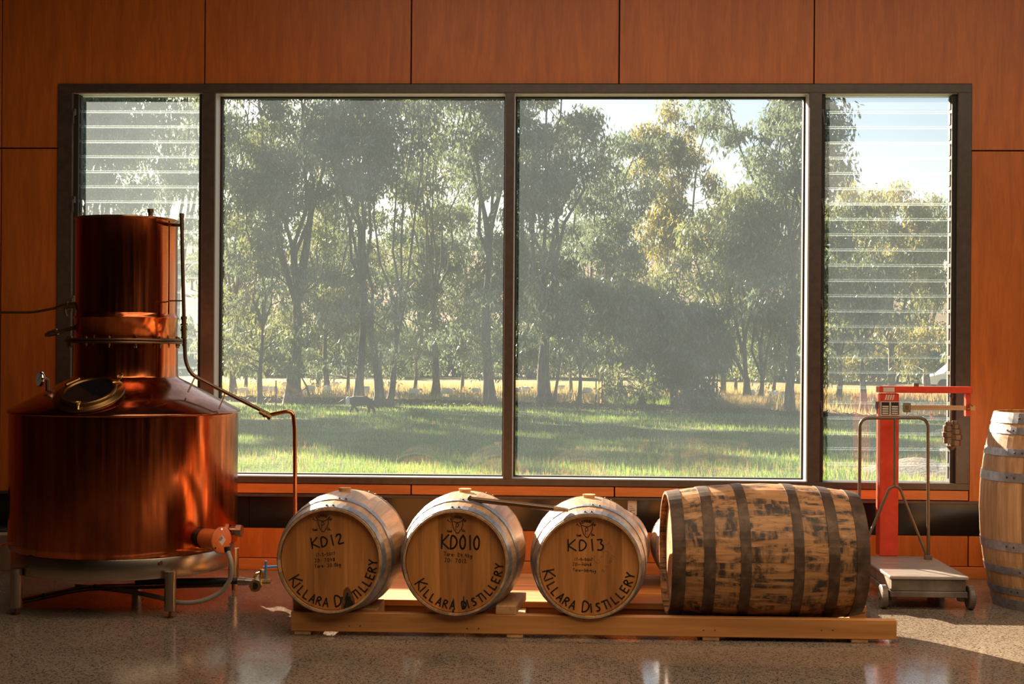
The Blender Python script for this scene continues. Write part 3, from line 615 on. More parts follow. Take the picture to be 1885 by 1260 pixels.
# ------------------------------------------------------------------ timber rack
xb0 = atD(531, 1150, 6.256).x; xb1 = atD(1646, 1160, 6.256).x; yb = atD(1090, 1178, 6.256).y
rk = thing('timber_rack', 'low rack of pale pine beams carrying the casks', 'rack', ((xb0+xb1)/2, yb+0.3, 0)); RX, RY = (xb0+xb1)/2, yb+0.3
def tim(name, x0, x1, y0, y1, z0, z1, m='pine'): return MB().box(x0-RX, x1-RX, y0-RY, y1-RY, z0, z1, bev=0.003).build(name, MT[m], rk)
tim('front_beam', xb0, xb1, yb, yb+0.045, 0.018, 0.106)
xe = xb1-0.02
yr = yb+0.53
tim('deck_board', xb0+0.04, xe, yr, yr+0.285, 0.040, 0.071); tim('deck_board', xb0+0.04, xe, yr+0.29, yr+0.49, 0.040, 0.071); tim('deck_board', xb0+0.04, xe, yr+0.495, yr+0.86, 0.040, 0.071)
tim('back_beam', xb0+0.04, xe, yr+0.012, yr+0.057, 0.0, 0.0395); tim('back_beam', xb0+0.04, xe, yr+0.78, yr+0.825, 0.0, 0.0395)
for xx in (xb0+0.015, xb0+0.98, xb0+1.86, xb1-0.2): tim('cross_beam', xx, xx+0.075, yb+0.050, yr-0.002, 0.0, 0.040, 'pine_y')
for xx in (xb0+0.015, xb0+0.98, xb0+1.86, xb1-0.2): tim('foot_block', xx, xx+0.075, yb+0.004, yb+0.044, 0.0, 0.0175, 'pine_y')
nb = MB()
for px, py in ((643, 1153), (663, 1153), (860, 1158), (881, 1158), (1295, 1161), (1316, 1161), (1512, 1161), (1533, 1161)):
    p = atY(px, py, yb); nb.tube([(p.x-RX, yb-RY-0.0008, p.z), (p.x-RX, yb-RY+0.002, p.z)], 0.0035, 8)
o = nb.build('nail_heads', MT['hoop_rust'], rk); o['kind'] = 'stuff'
# wedges that stop the casks rolling
def block(label, x0, x1, y0, y1, z0, z1, shear=0.0):
    o = MB().box(0, x1-x0, 0, y1-y0, 0, z1-z0, bev=0.003)
    o.v = [(v[0]+shear*v[1], v[1], v[2]) for v in o.v]
    o = o.build('timber_chock', MT['pine_y'], None, (x0, y0, z0)); return tag(o, label, 'wedge', 'timber chocks between the casks')
a = atD(912, 1130, 6.27).x; b_ = atD(950, 1130, 6.27).x
block('pale timber chock on the front beam between the KD010 and KD13 casks', a, b_, yb+0.0, yb+0.36, 0.1065, 0.146, 0.10)
a = atD(537, 1130, 6.33).x
block('upright timber block under the left side of the KD12 cask', a, a+0.07, yb+0.052, yb+0.12, 0.046, 0.18)
a = atD(655, 1130, 6.35).x; block('short timber offcut lying behind the front beam right of KD12', a, a+0.10, yb+0.052, yb+0.30, 0.046, 0.115)
a = atD(868, 1130, 6.35).x; block('short timber offcut lying behind the front beam under KD010', a, a+0.062, yb+0.052, yb+0.16, 0.046, 0.095)

# copper dipping rod lying across casks two and three
p0 = atD(862, 919, 6.385); p1 = atD(1046, 940, 6.30)
rd = thing('dip_rod', 'thin brown rod with a wooden tip lying across the KD010 and KD13 casks', 'rod', p0)
dv = p1-p0; MB().tube([Vector(), dv*0.86], 0.0122, 12).build('rod', MT['dark_pipe'], rd)
MB().tube([dv*0.86, dv*0.9, dv], [0.0130, 0.012, 0.008], 12).build('wooden_tip', MT['oak'], rd)
MB().lathe([(0.012, 0), (0.016, 0.0), (0.016, 0.012), (0.012, 0.012)], 12).build('collar', MT['hoop_rust'], rd, (0, 0, 0), dv.to_track_quat('Z', 'Y').to_euler())
# paper tag stuck on the black panel
t0 = atY(1164, 936, 0.0)
tg = thing('paper_tag', 'small paper tag fixed to the black panel behind the KD13 cask', 'tag', (t0.x, 0.0, t0.z-0.04))
MB().box(-0.026, 0.026, 0.0045, 0.0078, 0, 0.085).build('tag_sheet', MT['paper'], tg)
tx = MB()
for k in range(3): tx.box(-0.017, 0.017-0.008*k, 0.0040, 0.0046, 0.025+0.012*k, 0.028+0.012*k)
tx.build('printed_lines', MT['pencil'], tg)

# ------------------------------------------------------------------ copper still
SA = atD(230, 1000, 7.15); SX, SY = SA.x, SA.y
S = thing('copper_still', 'large copper pot still with tall column on a steel stand', 'still', (SX, SY, 0))
facing = math.atan2(CAM.y-SY, CAM.x-SX)      # direction of the camera from the still
R0 = 0.585; KX, KZ = 0.970, 0.9925
body = MB().lathe([(R0-0.012, 0.292), (R0-0.002, 0.302), (R0+0.001, 0.33), (R0, 0.60), (R0+0.001, 0.95), (R0, 0.978)], 96).scl(KX, KZ).build('pot', MT['copper'], S)
MB().lathe([(R0+0.001, 0.974), (R0+0.011, 0.976), (R0+0.013, 0.983), (R0+0.009, 0.989), (0.46, 1.058), (0.33, 1.127), (0.275, 1.154), (0.268, 1.162)], 96).scl(KX, KZ).build('shoulder', MT['copper_cap'], S)
MB().lathe([(0.272, 1.155), (0.268, 1.165), (0.267, 1.24), (0.267, 1.331)], 80).scl(KX, KZ).build('lower_neck', MT['copper'], S)
fl = MB().lathe([(0.26, 1.330), (0.312, 1.330), (0.314, 1.333), (0.314, 1.340), (0.309, 1.341)], 80).lathe([(0.309, 1.344), (0.314, 1.345), (0.314, 1.353), (0.311, 1.356), (0.26, 1.356)], 80).scl(KX, KZ).build('flange', MT['dark_pipe'], S)
MB().lathe([(0.308, 1.341), (0.308, 1.344)], 80).scl(KX, KZ).build('flange_gasket', MT['black_rubber'], fl)
for k in range(14):
    a = facing+2*PI*(k+0.35)/14; q = Vector((0.295*math.cos(a), 0.295*math.sin(a), 0)); bt = MB()
    bt.tube([q+Vector((0, 0, 1.318)), q+Vector((0, 0, 1.330))], 0.009, 6, smooth=False).tube([q+Vector((0, 0, 1.308)), q+Vector((0, 0, 1.368))], 0.0045, 8).tube([q+Vector((0, 0, 1.356)), q+Vector((0, 0, 1.365))], 0.009, 6, smooth=False)
    bt.scl(KX, KZ).build('bolt', MT['brass'] if k % 3 else MT['chrome'], S)
MB().lathe([(0.262, 1.350), (0.263, 1.36), (0.264, 1.455), (0.270, 1.460), (0.270, 1.466), (0.2635, 1.471), (0.261, 1.49), (0.262, 1.70), (0.261, 1.96), (0.264, 1.968)], 80).scl(KX, KZ).build('column', MT['copper'], S)
MB().lathe([(0.262, 1.962), (0.268, 1.966), (0.268, 1.971), (0.262, 1.974), (0.10, 1.979), (0.0001, 1.980)], 64).scl(KX, KZ).build('column_lid', MT['copper_cap'], S)
capd = atD(277, 395, 7.1)
MB().tube([(capd.x-SX, capd.y-SY, 1.972), (capd.x-SX, capd.y-SY, 1.990)], 0.012, 12).tube([(capd.x-SX, capd.y-SY, 1.990), (capd.x-SX, capd.y-SY, 2.008)], 0.016, 12).build('lid_plug', MT['dark_pipe'], S)
# vertical seam on column and pot
def on(r, az, z): a = facing+az; return Vector((r*math.cos(a)*KX, r*math.sin(a)*KX, z*KZ))
MB().tube([on(0.2625, 0.95, 1.48), on(0.2625, 0.95, 1.96)], 0.003, 6).build('seam', MT['copper'], S)
# steel base band and feet
MB().lathe([(0.555, 0.190), (0.570, 0.190), (0.571, 0.193), (0.571, 0.288), (0.568, 0.293), (0.555, 0.293)], 96).disc(0.556, 0.195, 48, flip=True).scl(KX, KZ).build('base_band', MT['steel'], S)
for px, py in ((317, 1140), (27, 1133)):
    g_ = atZ(px, py); v = Vector((g_.x-SX, g_.y-SY, 0)); az = math.atan2(v.y, v.x)
    for k in (0,):
        rr = 0.582; q = Vector((rr*math.cos(az), rr*math.sin(az), 0)); lg = MB()
        lg.tube([q+Vector((0, 0, 0.036)), q+Vector((0, 0, 0.225))], 0.028, 20, smooth=True); l = lg.build('leg', MT['steel'], S)
        f_ = MB().tube([q+Vector((0, 0, 0.006)), q+Vector((0, 0, 0.040))], 0.008, 10).tube([q+Vector((0, 0, 0.0)), q+Vector((0, 0, 0.006))], 0.016, 12); f_.build('foot', MT['brass_dark'], l)
    last = az
for k in (1, 2):
    az = last+ (-1)*(1.05+1.15*k) ; rr = 0.592; q = Vector((rr*math.cos(az), rr*math.sin(az), 0))
    l = MB().tube([q+Vector((0, 0, 0.036)), q+Vector((0, 0, 0.225))], 0.028, 20).build('leg', MT['steel'], S)
    MB().tube([q+Vector((0, 0, 0.0)), q+Vector((0, 0, 0.040))], 0.009, 10).build('foot', MT['brass_dark'], l)
p = on(0.572, 0.30, 0.268); MB().tube([p*0.998, p+(Vector((p.x, p.y, 0)).normalized()*0.008)], 0.010, 10).build('rivet', MT['dark_pipe'], S)
# porthole on the shoulder
slope = math.atan2(1.154-0.989, 0.594-0.275); azp = -0.42
pc = on(0.432, azp, 1.073); radial = on(1, azp, 0).normalized(); nrm = (radial*math.sin(slope)+Vector((0, 0, 1))*math.cos(slope)).normalized()
tl_ = radial.cross(nrm).normalized(); dn = nrm.cross(tl_)
P = D.objects.new('porthole', MB().lathe([(0.128, -0.006), (0.170, -0.006), (0.172, 0.004), (0.168, 0.009), (0.135, 0.010), (0.132, 0.018)], 64).mesh('porthole', MT['brass_dark'])); C.objects.link(P); P.parent = S
mtx = Matrix((tl_, nrm.cross(tl_), nrm)).transposed(); P.matrix_local = Matrix.Translation(pc+nrm*0.004) @ mtx.to_4x4()
MB().lathe([(0.112, 0.014), (0.115, 0.026), (0.128, 0.030), (0.136, 0.026), (0.137, 0.012)], 56).build('porthole_ring', MT['brass_dark'], P)
MB().disc(0.1145, 0.021, 48).build('porthole_glass', MT['portglass'], P)
for an in (3.80, 1.66):
    q = Vector((0.150*math.cos(an), 0.150*math.sin(an), 0.0)); t_ = Vector((-math.sin(an), math.cos(an), 0)); e_ = q.normalized()
    wn = MB().tube([q-e_*0.030+Vector((0, 0, 0.028)), q+Vector((0, 0, 0.024)), q+e_*0.012+Vector((0, 0, 0.010))], 0.007, 10)
    wn.tube([q+Vector((0, 0, 0.01)), q+Vector((0, 0, 0.042))], 0.0055, 8)
    ring = [q+e_*0.010+t_*0.019*math.cos(b)+Vector((0, 0, 0.050))+e_*0.014*math.sin(b)+Vector((0, 0, 0.008*math.sin(b))) for b in np.linspace(0, 2*PI, 17)]
    wn.tube(ring, 0.0045, 8, cap=False); wn.build('wing_nut', MT['brass'], P)
an = -0.62; q = Vector((0.150*math.cos(an), 0.150*math.sin(an), 0.018)); t_ = Vector((-math.sin(an), math.cos(an), 0))
MB().tube([q-t_*0.034, q+t_*0.034], 0.012, 12).tube([q-t_*0.040, q-t_*0.034], 0.015, 10).build('porthole_hinge', MT['brass_dark'], P)
# temperature gauge
gc = atD(74, 698, 6.98)-Vector((SX, SY, 0)); gn = Vector((0.72, 0.02, 0.0)).normalized()
gb = atD(89, 741, 6.98)-Vector((SX, SY, 0))
G = D.objects.new('gauge', MB().lathe([(0.0001, -0.010), (0.034, -0.010), (0.038, -0.006), (0.038, 0.006), (0.035, 0.009)], 40).mesh('gauge', MT['chrome'])); C.objects.link(G); G.parent = S
gd = (Vector((-0.62, -0.62, 0.05))).normalized(); G.matrix_local = Matrix.Translation(gc) @ frame_z(gd).to_4x4()
MB().disc(0.035, 0.0085, 32).build('gauge_face', MT['white'], G)
nd = MB(); ribbon(nd, [(-0.005, -0.01), (0.018, 0.018)], 0.003, 0.0092)
for k in range(9):
    a = -0.6+k*0.55; ribbon(nd, [(0.026*math.cos(a), 0.026*math.sin(a)), (0.031*math.cos(a), 0.031*math.sin(a))], 0.002, 0.0092)
nd.build('gauge_needle', MT['ink'], G)
MB().tube(smooth_path([gc-gd*0.008, gc-gd*0.038, Vector((gc.x-gd.x*0.038, gc.y-gd.y*0.038, gb.z))], 0.015), 0.0095, 10).tube([Vector((gc.x-gd.x*0.038, gc.y-gd.y*0.038, gb.z+0.006)), Vector((gc.x-gd.x*0.038, gc.y-gd.y*0.038, gb.z-0.03))], 0.014, 10).build('gauge_stem', MT['dark_pipe'], S)
q = Vector((gc.x-gd.x*0.038, gc.y-gd.y*0.038, gb.z-0.016)); MB().lathe([(0.012, 0.0), (0.026, 0.0), (0.028, 0.006), (0.026, 0.010), (0.012, 0.010)], 24).build('gauge_boss', MT['chrome'], S, q, (0, -0.35, 0))
# riser pipe at the right with joints
DP = 6.98
L_ = lambda px, py, d=DP: atD(px, py, d)-Vector((SX, SY, 0))
pts = [L_(334.5, 402), L_(336, 480), L_(339, 600), L_(341, 665), L_(352, 690), L_(400, 715), L_(497, 764)]
MB().tube(smooth_path(pts, 0.05), 0.0095, 12).build('riser_pipe', MT['dark_pipe'], S)
MB().tube([L_(334.5, 393), L_(334.5, 401)], 0.0125, 8, smooth=False).tube([L_(334.5, 401), L_(335, 424)], 0.011, 12).build('pipe_cap', MT['dark_pipe'], S)
MB().tube(smooth_path([L_(335, 415), L_(318, 414), L_(306, 414, 7.12)], 0.02), 0.009, 10).build('pipe_arm', MT['dark_pipe'], S)
MB().tube(smooth_path([L_(338, 554), L_(313, 554), L_(304, 557, 7.05)], 0.01), 0.0035, 8).build('pipe_stay', MT['dark_pipe'], S)
un = MB()
for y0, y1, r_ in ((583, 588, 0.016), (588, 596, 0.013), (596, 599, 0.018), (600, 606, 0.015), (606, 609, 0.018), (609, 620, 0.014), (620, 623, 0.016)): un.tube([L_(338.5, y0), L_(338.8, y1)], r_, 8, smooth=False)
un.build('pipe_union', MT['brass_dark'], S)
for a, b in (((360, 692), (346, 722)), ((414, 724), (403, 753))): MB().tube([L_(*a), L_(b[0], b[1], 6.93)], 0.0042, 8).build('pipe_stay', MT['dark_pipe'], S)
un = MB()
for t0_, t1_, r_ in ((478, 486, 0.0125), (486, 490, 0.017), (490, 496, 0.0125), (494, 499, 0.017)):
    k = lambda x: L_(x, 712+(x-394)*0.512+3, DP); un.tube([k(t0_), k(t1_)], r_, 8, smooth=False)
un.build('pipe_coupling', MT['brass_dark'], S)
low = L_(543.5, 945); fl0 = Vector((low.x, low.y, 0.004))
MB().tube(smooth_path([L_(498, 764), L_(506, 762), L_(539, 756), L_(542.5, 790), low, fl0], 0.035), 0.0105, 14).build('outlet_tube', MT['copper_tube'], S)
# inlets at the left
MB().tube(smooth_path([L_(-120, 575, 7.1), L_(60, 575.5, 7.1), L_(105, 567, 7.1)], 0.03), 0.0065, 10).build('inlet_tube', MT['dark_pipe'], S)
un = MB()
for a, b, r_ in (((103, 567.5), (112, 565), 0.011), ((112, 565), (122, 563), 0.016), ((122, 563), (126, 562.5), 0.020), ((126, 562.5), (150, 560), 0.016)): un.tube([L_(*a, 7.1), L_(*b, 7.1)], r_, 8, smooth=False)
un.tube([L_(121, 567, 7.1), L_(120, 575, 7.08), L_(123, 583, 7.07)], [0.007, 0.006, 0.004], 8); un.build('inlet_valve', MT['brass_dark'], S)
un = MB()
for a, b, r_ in (((83, 617.5), (90, 616), 0.009), ((88, 616), (96, 613.5), 0.015), ((96, 613.5), (106, 611), 0.017), ((106, 611), (150, 600), 0.011)): un.tube([L_(*a, 7.1), L_(*b, 7.1)], r_, 8, smooth=False)
un.build('side_inlet', MT['dark_pipe'], S)
# heating element housing
az = 0.69; zc = 0.368; rad = on(1, az, 0).normalized()*1.0
MB().tube([rad*(R0*KX-0.01)+Vector((0, 0, zc)), rad*(R0*KX+0.022)+Vector((0, 0, zc))], 0.050, 24).build('element_collar', MT['black_rubber'], S)
E = D.objects.new('element_housing', MB().lathe([(0.0001, 0.0), (0.046, 0.0), (0.048, 0.004), (0.048, 0.115)], 40).mesh('element_housing', MT['orange'])); C.objects.link(E); E.parent = S
E.matrix_local = Matrix.Translation(rad*(R0*KX+0.018)+Vector((0, 0, zc))) @ frame_z(rad).to_4x4()
MB().lathe([(0.046, 0.113), (0.062, 0.113), (0.064, 0.116), (0.064, 0.124), (0.060, 0.127), (0.0001, 0.127)], 48).build('end_cap', MT['orange'], E)
for k in range(3):
    a = 0.1+2*PI*k/3+PI/2; MB().tube([(0.055*math.cos(a), 0.055*math.sin(a), 0.126), (0.055*math.cos(a), 0.055*math.sin(a), 0.131)], 0.005, 8).build('screw', MT['chrome'], E)
dm = MB().add([(0, -0.027, 0.1278), (0.024, 0, 0.1278), (0, 0.027, 0.1278), (-0.024, 0, 0.1278)], [(0, 1, 2, 3)]); dm.build('diamond_sticker', MT['paper'], E)
tt = MB(); text_line(tt, 'TEE', -0.014, -0.006, 0.011, 0.0024, 0.1284, 0.75, 0.25); tt.build('sticker_lettering', MT['ink'], E)
# threaded plug on the right side
az = 1.20; rad = on(1, az, 0).normalized(); zc = 0.368
MB().tube([rad*(R0*KX-0.01)+Vector((0, 0, zc)), rad*(R0*KX+0.020)+Vector((0, 0, zc))], 0.022, 16).tube([rad*(R0*KX+0.020)+Vector((0, 0, zc)), rad*(R0*KX+0.048)+Vector((0, 0, zc))], 0.033, 6, smooth=False).build('threaded_plug', MT['steel'], S)
# drain pipework and valves
drn = [L_(250, 1072, 7.0), L_(420, 1070, 7.0), L_(455, 1071, 7.0)]
MB().tube(drn, 0.016, 12).build('drain_pipe', MT['black_rubber'], S)
MB().tube([L_(438, 1071, 6.99), L_(452, 1071, 6.99)], 0.021, 12).tube([L_(452, 1071, 6.99), L_(468, 1072, 6.99)], 0.018, 12).build('drain_union', MT['steel'], S)
vb = MB(); ce = L_(476, 1071, 6.98)
vb.tube([ce+Vector((-0.02, 0.10, 0.0)), ce+Vector((0.01, -0.10, 0.0))], 0.021, 14).tube([ce+Vector((0.01, -0.10, 0)), ce+Vector((0.013, -0.135, 0))], 0.031, 8, smooth=False).tube([ce+Vector((-0.02, 0.10, 0)), ce+Vector((-0.024, 0.13, 0))], 0.030, 8, smooth=False)
vb.tube([ce, ce+Vector((0.06, 0, 0.0))], 0.013, 8, smooth=False).tube([ce+Vector((0, 0.06, 0)), ce+Vector((0.004, 0.06, 0.05))], 0.012, 8, smooth=False); vb.build('drain_valve', MT['brass'], S)
MB().tube([ce+Vector((0.01, -0.134, 0)), ce+Vector((0.010, -0.136, 0))], 0.018, 16).build('valve_mouth', MT['black_rubber'], S)
MB().tube([ce+Vector((0.030, 0.02, 0.00)), ce+Vector((0.032, 0.02, 0.10))], 0.006, 8).build('valve_lever', MT['blue'], S)
MB().tube([ce+Vector((0.010, 0.06, 0.062)), ce+Vector((0.10, 0.075, 0.066))], 0.006, 8).build('valve_lever', MT['blue'], S)
# flexible conduit from the housing to under the pot, and cables
cp = [L_(418, 1012, 6.70), L_(426, 1035, 6.68), L_(426, 1065, 6.70), L_(408, 1092, 6.72), L_(370, 1109, 6.74), L_(330, 1111, 6.80), L_(280, 1097, 6.95), L_(220, 1087, 7.1), L_(140, 1080, 7.2)]
cp = [Vector((p.x, p.y, max(p.z, 0.012))) for p in cp]
cdd = thing('conduit', 'grey flexible conduit looping from the orange housing to the floor', 'hose', (SX, SY, 0)); MB().tube(smooth_path(cp, 0.12, 8), 0.0115, 12).build('hose', MT['greyhose'], cdd)
MB().tube([cp[0]+Vector((0, 0, 0.012)), cp[0]-Vector((-0.002, 0, 0.012))], 0.015, 10).build('hose_gland', MT['black_rubber'], cdd)
cb = [L_(38, 1114, 6.95), L_(80, 1101, 7.0), L_(140, 1088, 7.05), L_(175, 1084, 7.1), L_(300, 1081, 7.1), L_(420, 1078, 7.1)]
cb = [Vector((p.x, p.y, max(p.z, 0.02))) for p in cb]
ck = thing('cable_bundle', 'dark cables tied in a bundle running under the copper still', 'cable', (SX, SY, 0))
MB().tube(smooth_path(cb, 0.1), 0.009, 8).tube(smooth_path([p+Vector((0, 0.01, 0.014)) for p in cb], 0.1), 0.005, 8).build('cable', MT['brass_dark'], ck)
for i in (1, 3): MB().tube([cb[i]+Vector((-0.003, 0, 0.006)), cb[i]+Vector((0.004, 0, 0.006))], 0.017, 10).build('cable_tie', MT['black_rubber'], ck)
# pale drum and red lead at the far left
q = atZ(-12, 1052)
bk = thing('drum', 'pale plastic drum at the left edge behind the still', 'drum', (q.x, q.y+0.1, 0))
MB().lathe([(0.10, 0.0), (0.11, 0.01), (0.125, 0.20), (0.135, 0.205), (0.135, 0.22), (0.12, 0.225), (0.0001, 0.228)], 32).build('drum_body', MT['greyhose'], bk)
MB().lathe([(0.112, 0.228), (0.112, 0.245), (0.0001, 0.247)], 32).build('lid', MT['black_rubber'], bk)
rc = tag(MB().tube(smooth_path([atD(-60, 1012, 7.05), atD(0, 1005, 7.05), atD(30, 995, 7.2)], 0.03), 0.006, 8).build('cord', MT['orange']), 'orange cord running in from the left edge to the still', 'cord')

# ------------------------------------------------------------------ platform scale
fL = atD(1638, 1058, 7.02); fR = atD(1783, 1058, 7.02); zt_ = 0.172
SXc, SYc = (fL.x+fR.x)/2, fL.y; wd = (fR.x-fL.x); dp = 0.70
PS = thing('platform_scale', 'red and grey platform scale with sliding weights in front of the right louvre window', 'scale', (SXc, SYc+dp/2, 0), rotz=0.0)
def pb(name, x0, x1, y0, y1, z0, z1, m, bev=0.003, par=None): return MB().box(x0, x1, y0-dp/2, y1-dp/2, z0, z1, bev=bev).build(name, MT[m], par or PS)
pb('platform', -wd/2, wd/2, 0, dp, 0.155, zt_, 'deck', 0.004)
pb('base_box', -wd/2+0.012, wd/2-0.014, 0.012, dp-0.01, 0.095, 0.1545, 'iron'); pb('base_rail', -wd/2+0.004, wd/2-0.006, 0.004, dp-0.004, 0.065, 0.0945, 'iron')
for sx_ in (-1, 1):
    for yy in (0.055, dp-0.07):
        w_ = MB(); xx = sx_*(wd/2+0.020); c0 = Vector((xx-0.016, yy-dp/2, 0.060)); c1 = Vector((xx+0.016, yy-dp/2, 0.060))
        w_.tube([c0, c0+Vector((0.004, 0, 0)), c1-Vector((0.004, 0, 0)), c1], [0.054, 0.060, 0.060, 0.054], 28, smooth=False); wo_ = w_.build('wheel', MT['iron'], PS)
        MB().tube([c0-Vector((0.006, 0, 0)), c1+Vector((0.006, 0, 0))], 0.016, 12).build('hub', MT['iron'], wo_)
    for yy in (0.055, dp-0.07): pb('axle_bracket', sx_*wd/2*0.86-0.015, sx_*wd/2*0.86+0.015, yy-0.02, yy+0.02, 0.040, 0.0645, 'iron')
dc = 7.70; LP = lambda px, py, d=dc: atD(px, py, d)-Vector((SXc, SYc+dp/2, 0))
cl = LP(1620, 900); cr = LP(1654, 900); zt1 = LP(1640, 725).z
CW = (cr.x-cl.x)/2; CX = (cl.x+cr.x)/2; CY = LP(1637, 900).y
col = MB().box(CX-CW, CX+CW, CY, CY+0.10, zt_+0.001, zt1, bev=0.004).build('column', MT['red'], PS)
zb0 = LP(1700, 724).z; zb1 = LP(1700, 712).z; xr = LP(1788, 718).x; xl = CX-CW-0.008
MB().box(xl, xr, CY-0.008, CY+0.085, zb0, zb1, bev=0.003).build('beam_housing', MT['red'], PS)
MB().box(xr-0.030, xr-0.006, CY+0.01, CY+0.05, LP(1780, 767).z, zb0-0.0005, bev=0.002).build('beam_guide', MT['red'], PS)
z0, z1 = LP(1640, 766).z, LP(1640, 739.5).z
ip = MB().box(CX-CW-0.001, CX+CW+0.004, CY-0.006, CY-0.0012, z0, z1, bev=0.001).build('data_plate', MT['paper'], PS)
for k in (0, 1):
    x0 = CX-CW+0.004+k*0.052; bl = MB().box(x0, x0+0.043, CY-0.0072, CY-0.0062, z0+0.006, z1-0.004).build('table_panel', MT['ink'], ip)
    rows = MB()
    for j in range(4): rows.box(x0+0.004, x0+0.038, CY-0.0080, CY-0.0073, z0+0.010+j*0.0125, z0+0.018+j*0.0125)
    rows.build('table_rows', MT['paper'], bl)
MB().box(CX-CW+0.012, CX-CW+0.074, CY-0.0100, CY-0.0085, zb0+0.005, zb1-0.006).build('sticker', MT['paper'], PS)
zz0, zz1 = LP(1640, 737).z, LP(1640, 727).z
lg = MB()
for k in range(4): lg.add([(CX-CW+0.022+k*0.013, CY-0.0006, zz0), (CX-CW+0.030+k*0.013, CY-0.0006, zz0), (CX-CW+0.038+k*0.013, CY-0.0006, zz1), (CX-CW+0.030+k*0.013, CY-0.0006, zz1)], [(0, 1, 2, 3)])
lg.build('logo_stripes', MT['paper'], PS)
# steelyard beam, poise, hanger and weights
zc = LP(1700, 751).z; xa = LP(1664, 751).x; xe_ = LP(1795, 751).x
MB().box(xa, xe_, CY+0.012, CY+0.020, zc-0.013, zc+0.013, bev=0.001).build('steelyard', MT['beam'], PS)
tk = MB()
for k in range(22): tk.box(xa+0.05+k*0.012, xa+0.0512+k*0.012, CY+0.0110, CY+0.0119, zc-0.001, zc+0.006)
tk.build('graduations', MT['ink'], PS)
po = MB().box(xa-0.004, xa+0.038, CY+0.002, CY+0.010, zc-0.026, zc+0.026, bev=0.002).tube([(xa+0.016, CY+0.006, zc-0.026), (xa+0.016, CY+0.006, zc-0.038)], 0.003, 8).build('poise', MT['iron'], PS)
MB().box(xa+0.007, xa+0.027, CY+0.0008, CY+0.0019, zc-0.012, zc+0.012).build('poise_window', MT['brass'], po)
xg = LP(1785, 751).x
MB().tube([(xg-0.012, CY+0.004, zc+0.012), (xg-0.004, CY-0.002, zc+0.022), (xg+0.012, CY+0.002, zc+0.010)], 0.0035, 8).tube([(xg-0.018, CY+0.0, zc-0.006), (xg-0.004, CY-0.002, zc-0.002)], 0.008, 8).build('latch', MT['brass_dark'], PS)
MB().tube([(xl-0.004, CY+0.03, z1-0.002), (xl-0.006, CY+0.03, z1-0.04)], 0.009, 8, smooth=False).tube([(xl-0.004, CY+0.03, z1-0.03), (xl-0.004, CY+0.03, z1-0.07)], 0.004, 8).build('zero_adjuster', MT['iron'], PS)
xt = LP(1688, 710).x; MB().box(xt-0.014, xt+0.014, CY+0.02, CY+0.05, zb1+0.0002, zb1+0.018, bev=0.001).build('level_vial', MT['iron'], PS)
xh = LP(1753, 750).x; zh = LP(1753, 772).z
hr = MB().tube([(xh, CY+0.030, zb0), (xh, CY+0.030, zh-0.10)], 0.0028, 8)
ring = [(xh+0.008*math.cos(b), CY+0.030, zb0-0.016+0.012*math.sin(b)) for b in np.linspace(0, 2*PI, 13)]; hr.tube(ring, 0.002, 6, cap=False); hr.build('hanger', MT['brass_dark'], PS)
def slot_weight(x, y, z, r, h): return MB().lathe([(0.0001, 0), (r*0.92, 0), (r, h*0.15), (r, h*0.85), (r*0.92, h), (0.0001, h)], 20).build('slotted_weight', MT['brass_dark'], PS, (x, y, z))
ZW = zh-0.128
for dx_, zz_, r_, h_ in ((0.022, -0.022, 0.030, 0.034), (-0.018, -0.008, 0.026, 0.034), (0.026, 0.0125, 0.034, 0.030), (-0.020, 0.0265, 0.030, 0.030), (0.024, 0.043, 0.029, 0.030), (-0.019, 0.057, 0.026, 0.034), (0.022, 0.0735, 0.024, 0.026), (-0.017, 0.0915, 0.019, 0.020), (0.020, 0.100, 0.017, 0.018)):
    w__ = MB().tube([(0, 0, 0), (0, 0, h_*0.12), (0, 0, h_*0.88), (0, 0, h_)], [r_*0.9, r_, r_, r_*0.9], 8, smooth=False); w__.build('slotted_weight', MT['weight'], PS, (xh+dx_, CY+0.030, ZW+zz_), (0, 0, dx_*20))
MB().tube([(xh, CY+0.03, ZW-0.045), (xh, CY+0.03, ZW-0.022)], [0.012, 0.030], 12).build('hanger_cup', MT['weight'], PS)
# tubular guard frame
dg = 7.60; yg = lambda px, py: LP(px, py, dg)
A, B = yg(1583, 770), yg(1708, 770); zbt = zt_+0.012
bl_, br_ = Vector((A.x, A.y, zbt)), Vector((yg(1709, 1015).x, B.y, zbt))
MB().tube(smooth_path([bl_, A, B, br_], 0.055, 8), 0.0088, 12).build('guard_frame', MT['tube'], PS)
mid = yg(1647, 770); sp = yg(1647, 895); cx_ = (bl_.x+br_.x)/2
MB().tube([mid, sp], 0.0078, 10).build('guard_stem', MT['tube'], PS)
for e_ in (bl_, br_):
    dx = 0.012 if e_ is bl_ else -0.012
    MB().tube(smooth_path([sp+Vector((0, 0, 0.0)), sp+Vector((math.copysign(0.028, e_.x-sp.x), 0, -0.012)), e_+Vector((dx, 0, 0.015))], 0.03, 6), 0.0078, 10).build('guard_brace', MT['tube'], PS)
    MB().box(e_.x-0.022, e_.x+0.018, e_.y-0.016, e_.y+0.016, zt_+0.0006, zt_+0.024, bev=0.003).build('guard_clamp', MT['iron'], PS)
# tap with blue lever on the wall
tp = atY(1806, 1000, 0.0)
TP = thing('wall_tap', 'small brass tap with blue lever low on the wall by the tall barrel', 'tap', (tp.x, 0, tp.z-0.03))
MB().tube([(0.05, 0.0, 0.03), (0.05, -0.05, 0.03), (0.0, -0.065, 0.03), (-0.005, -0.066, 0.0)], 0.012, 10).build('tap_body', MT['brass'], TP)
MB().tube([(0.05, -0.05, 0.045), (-0.02, -0.055, 0.055)], 0.005, 8).build('tap_lever', MT['blue'], TP)

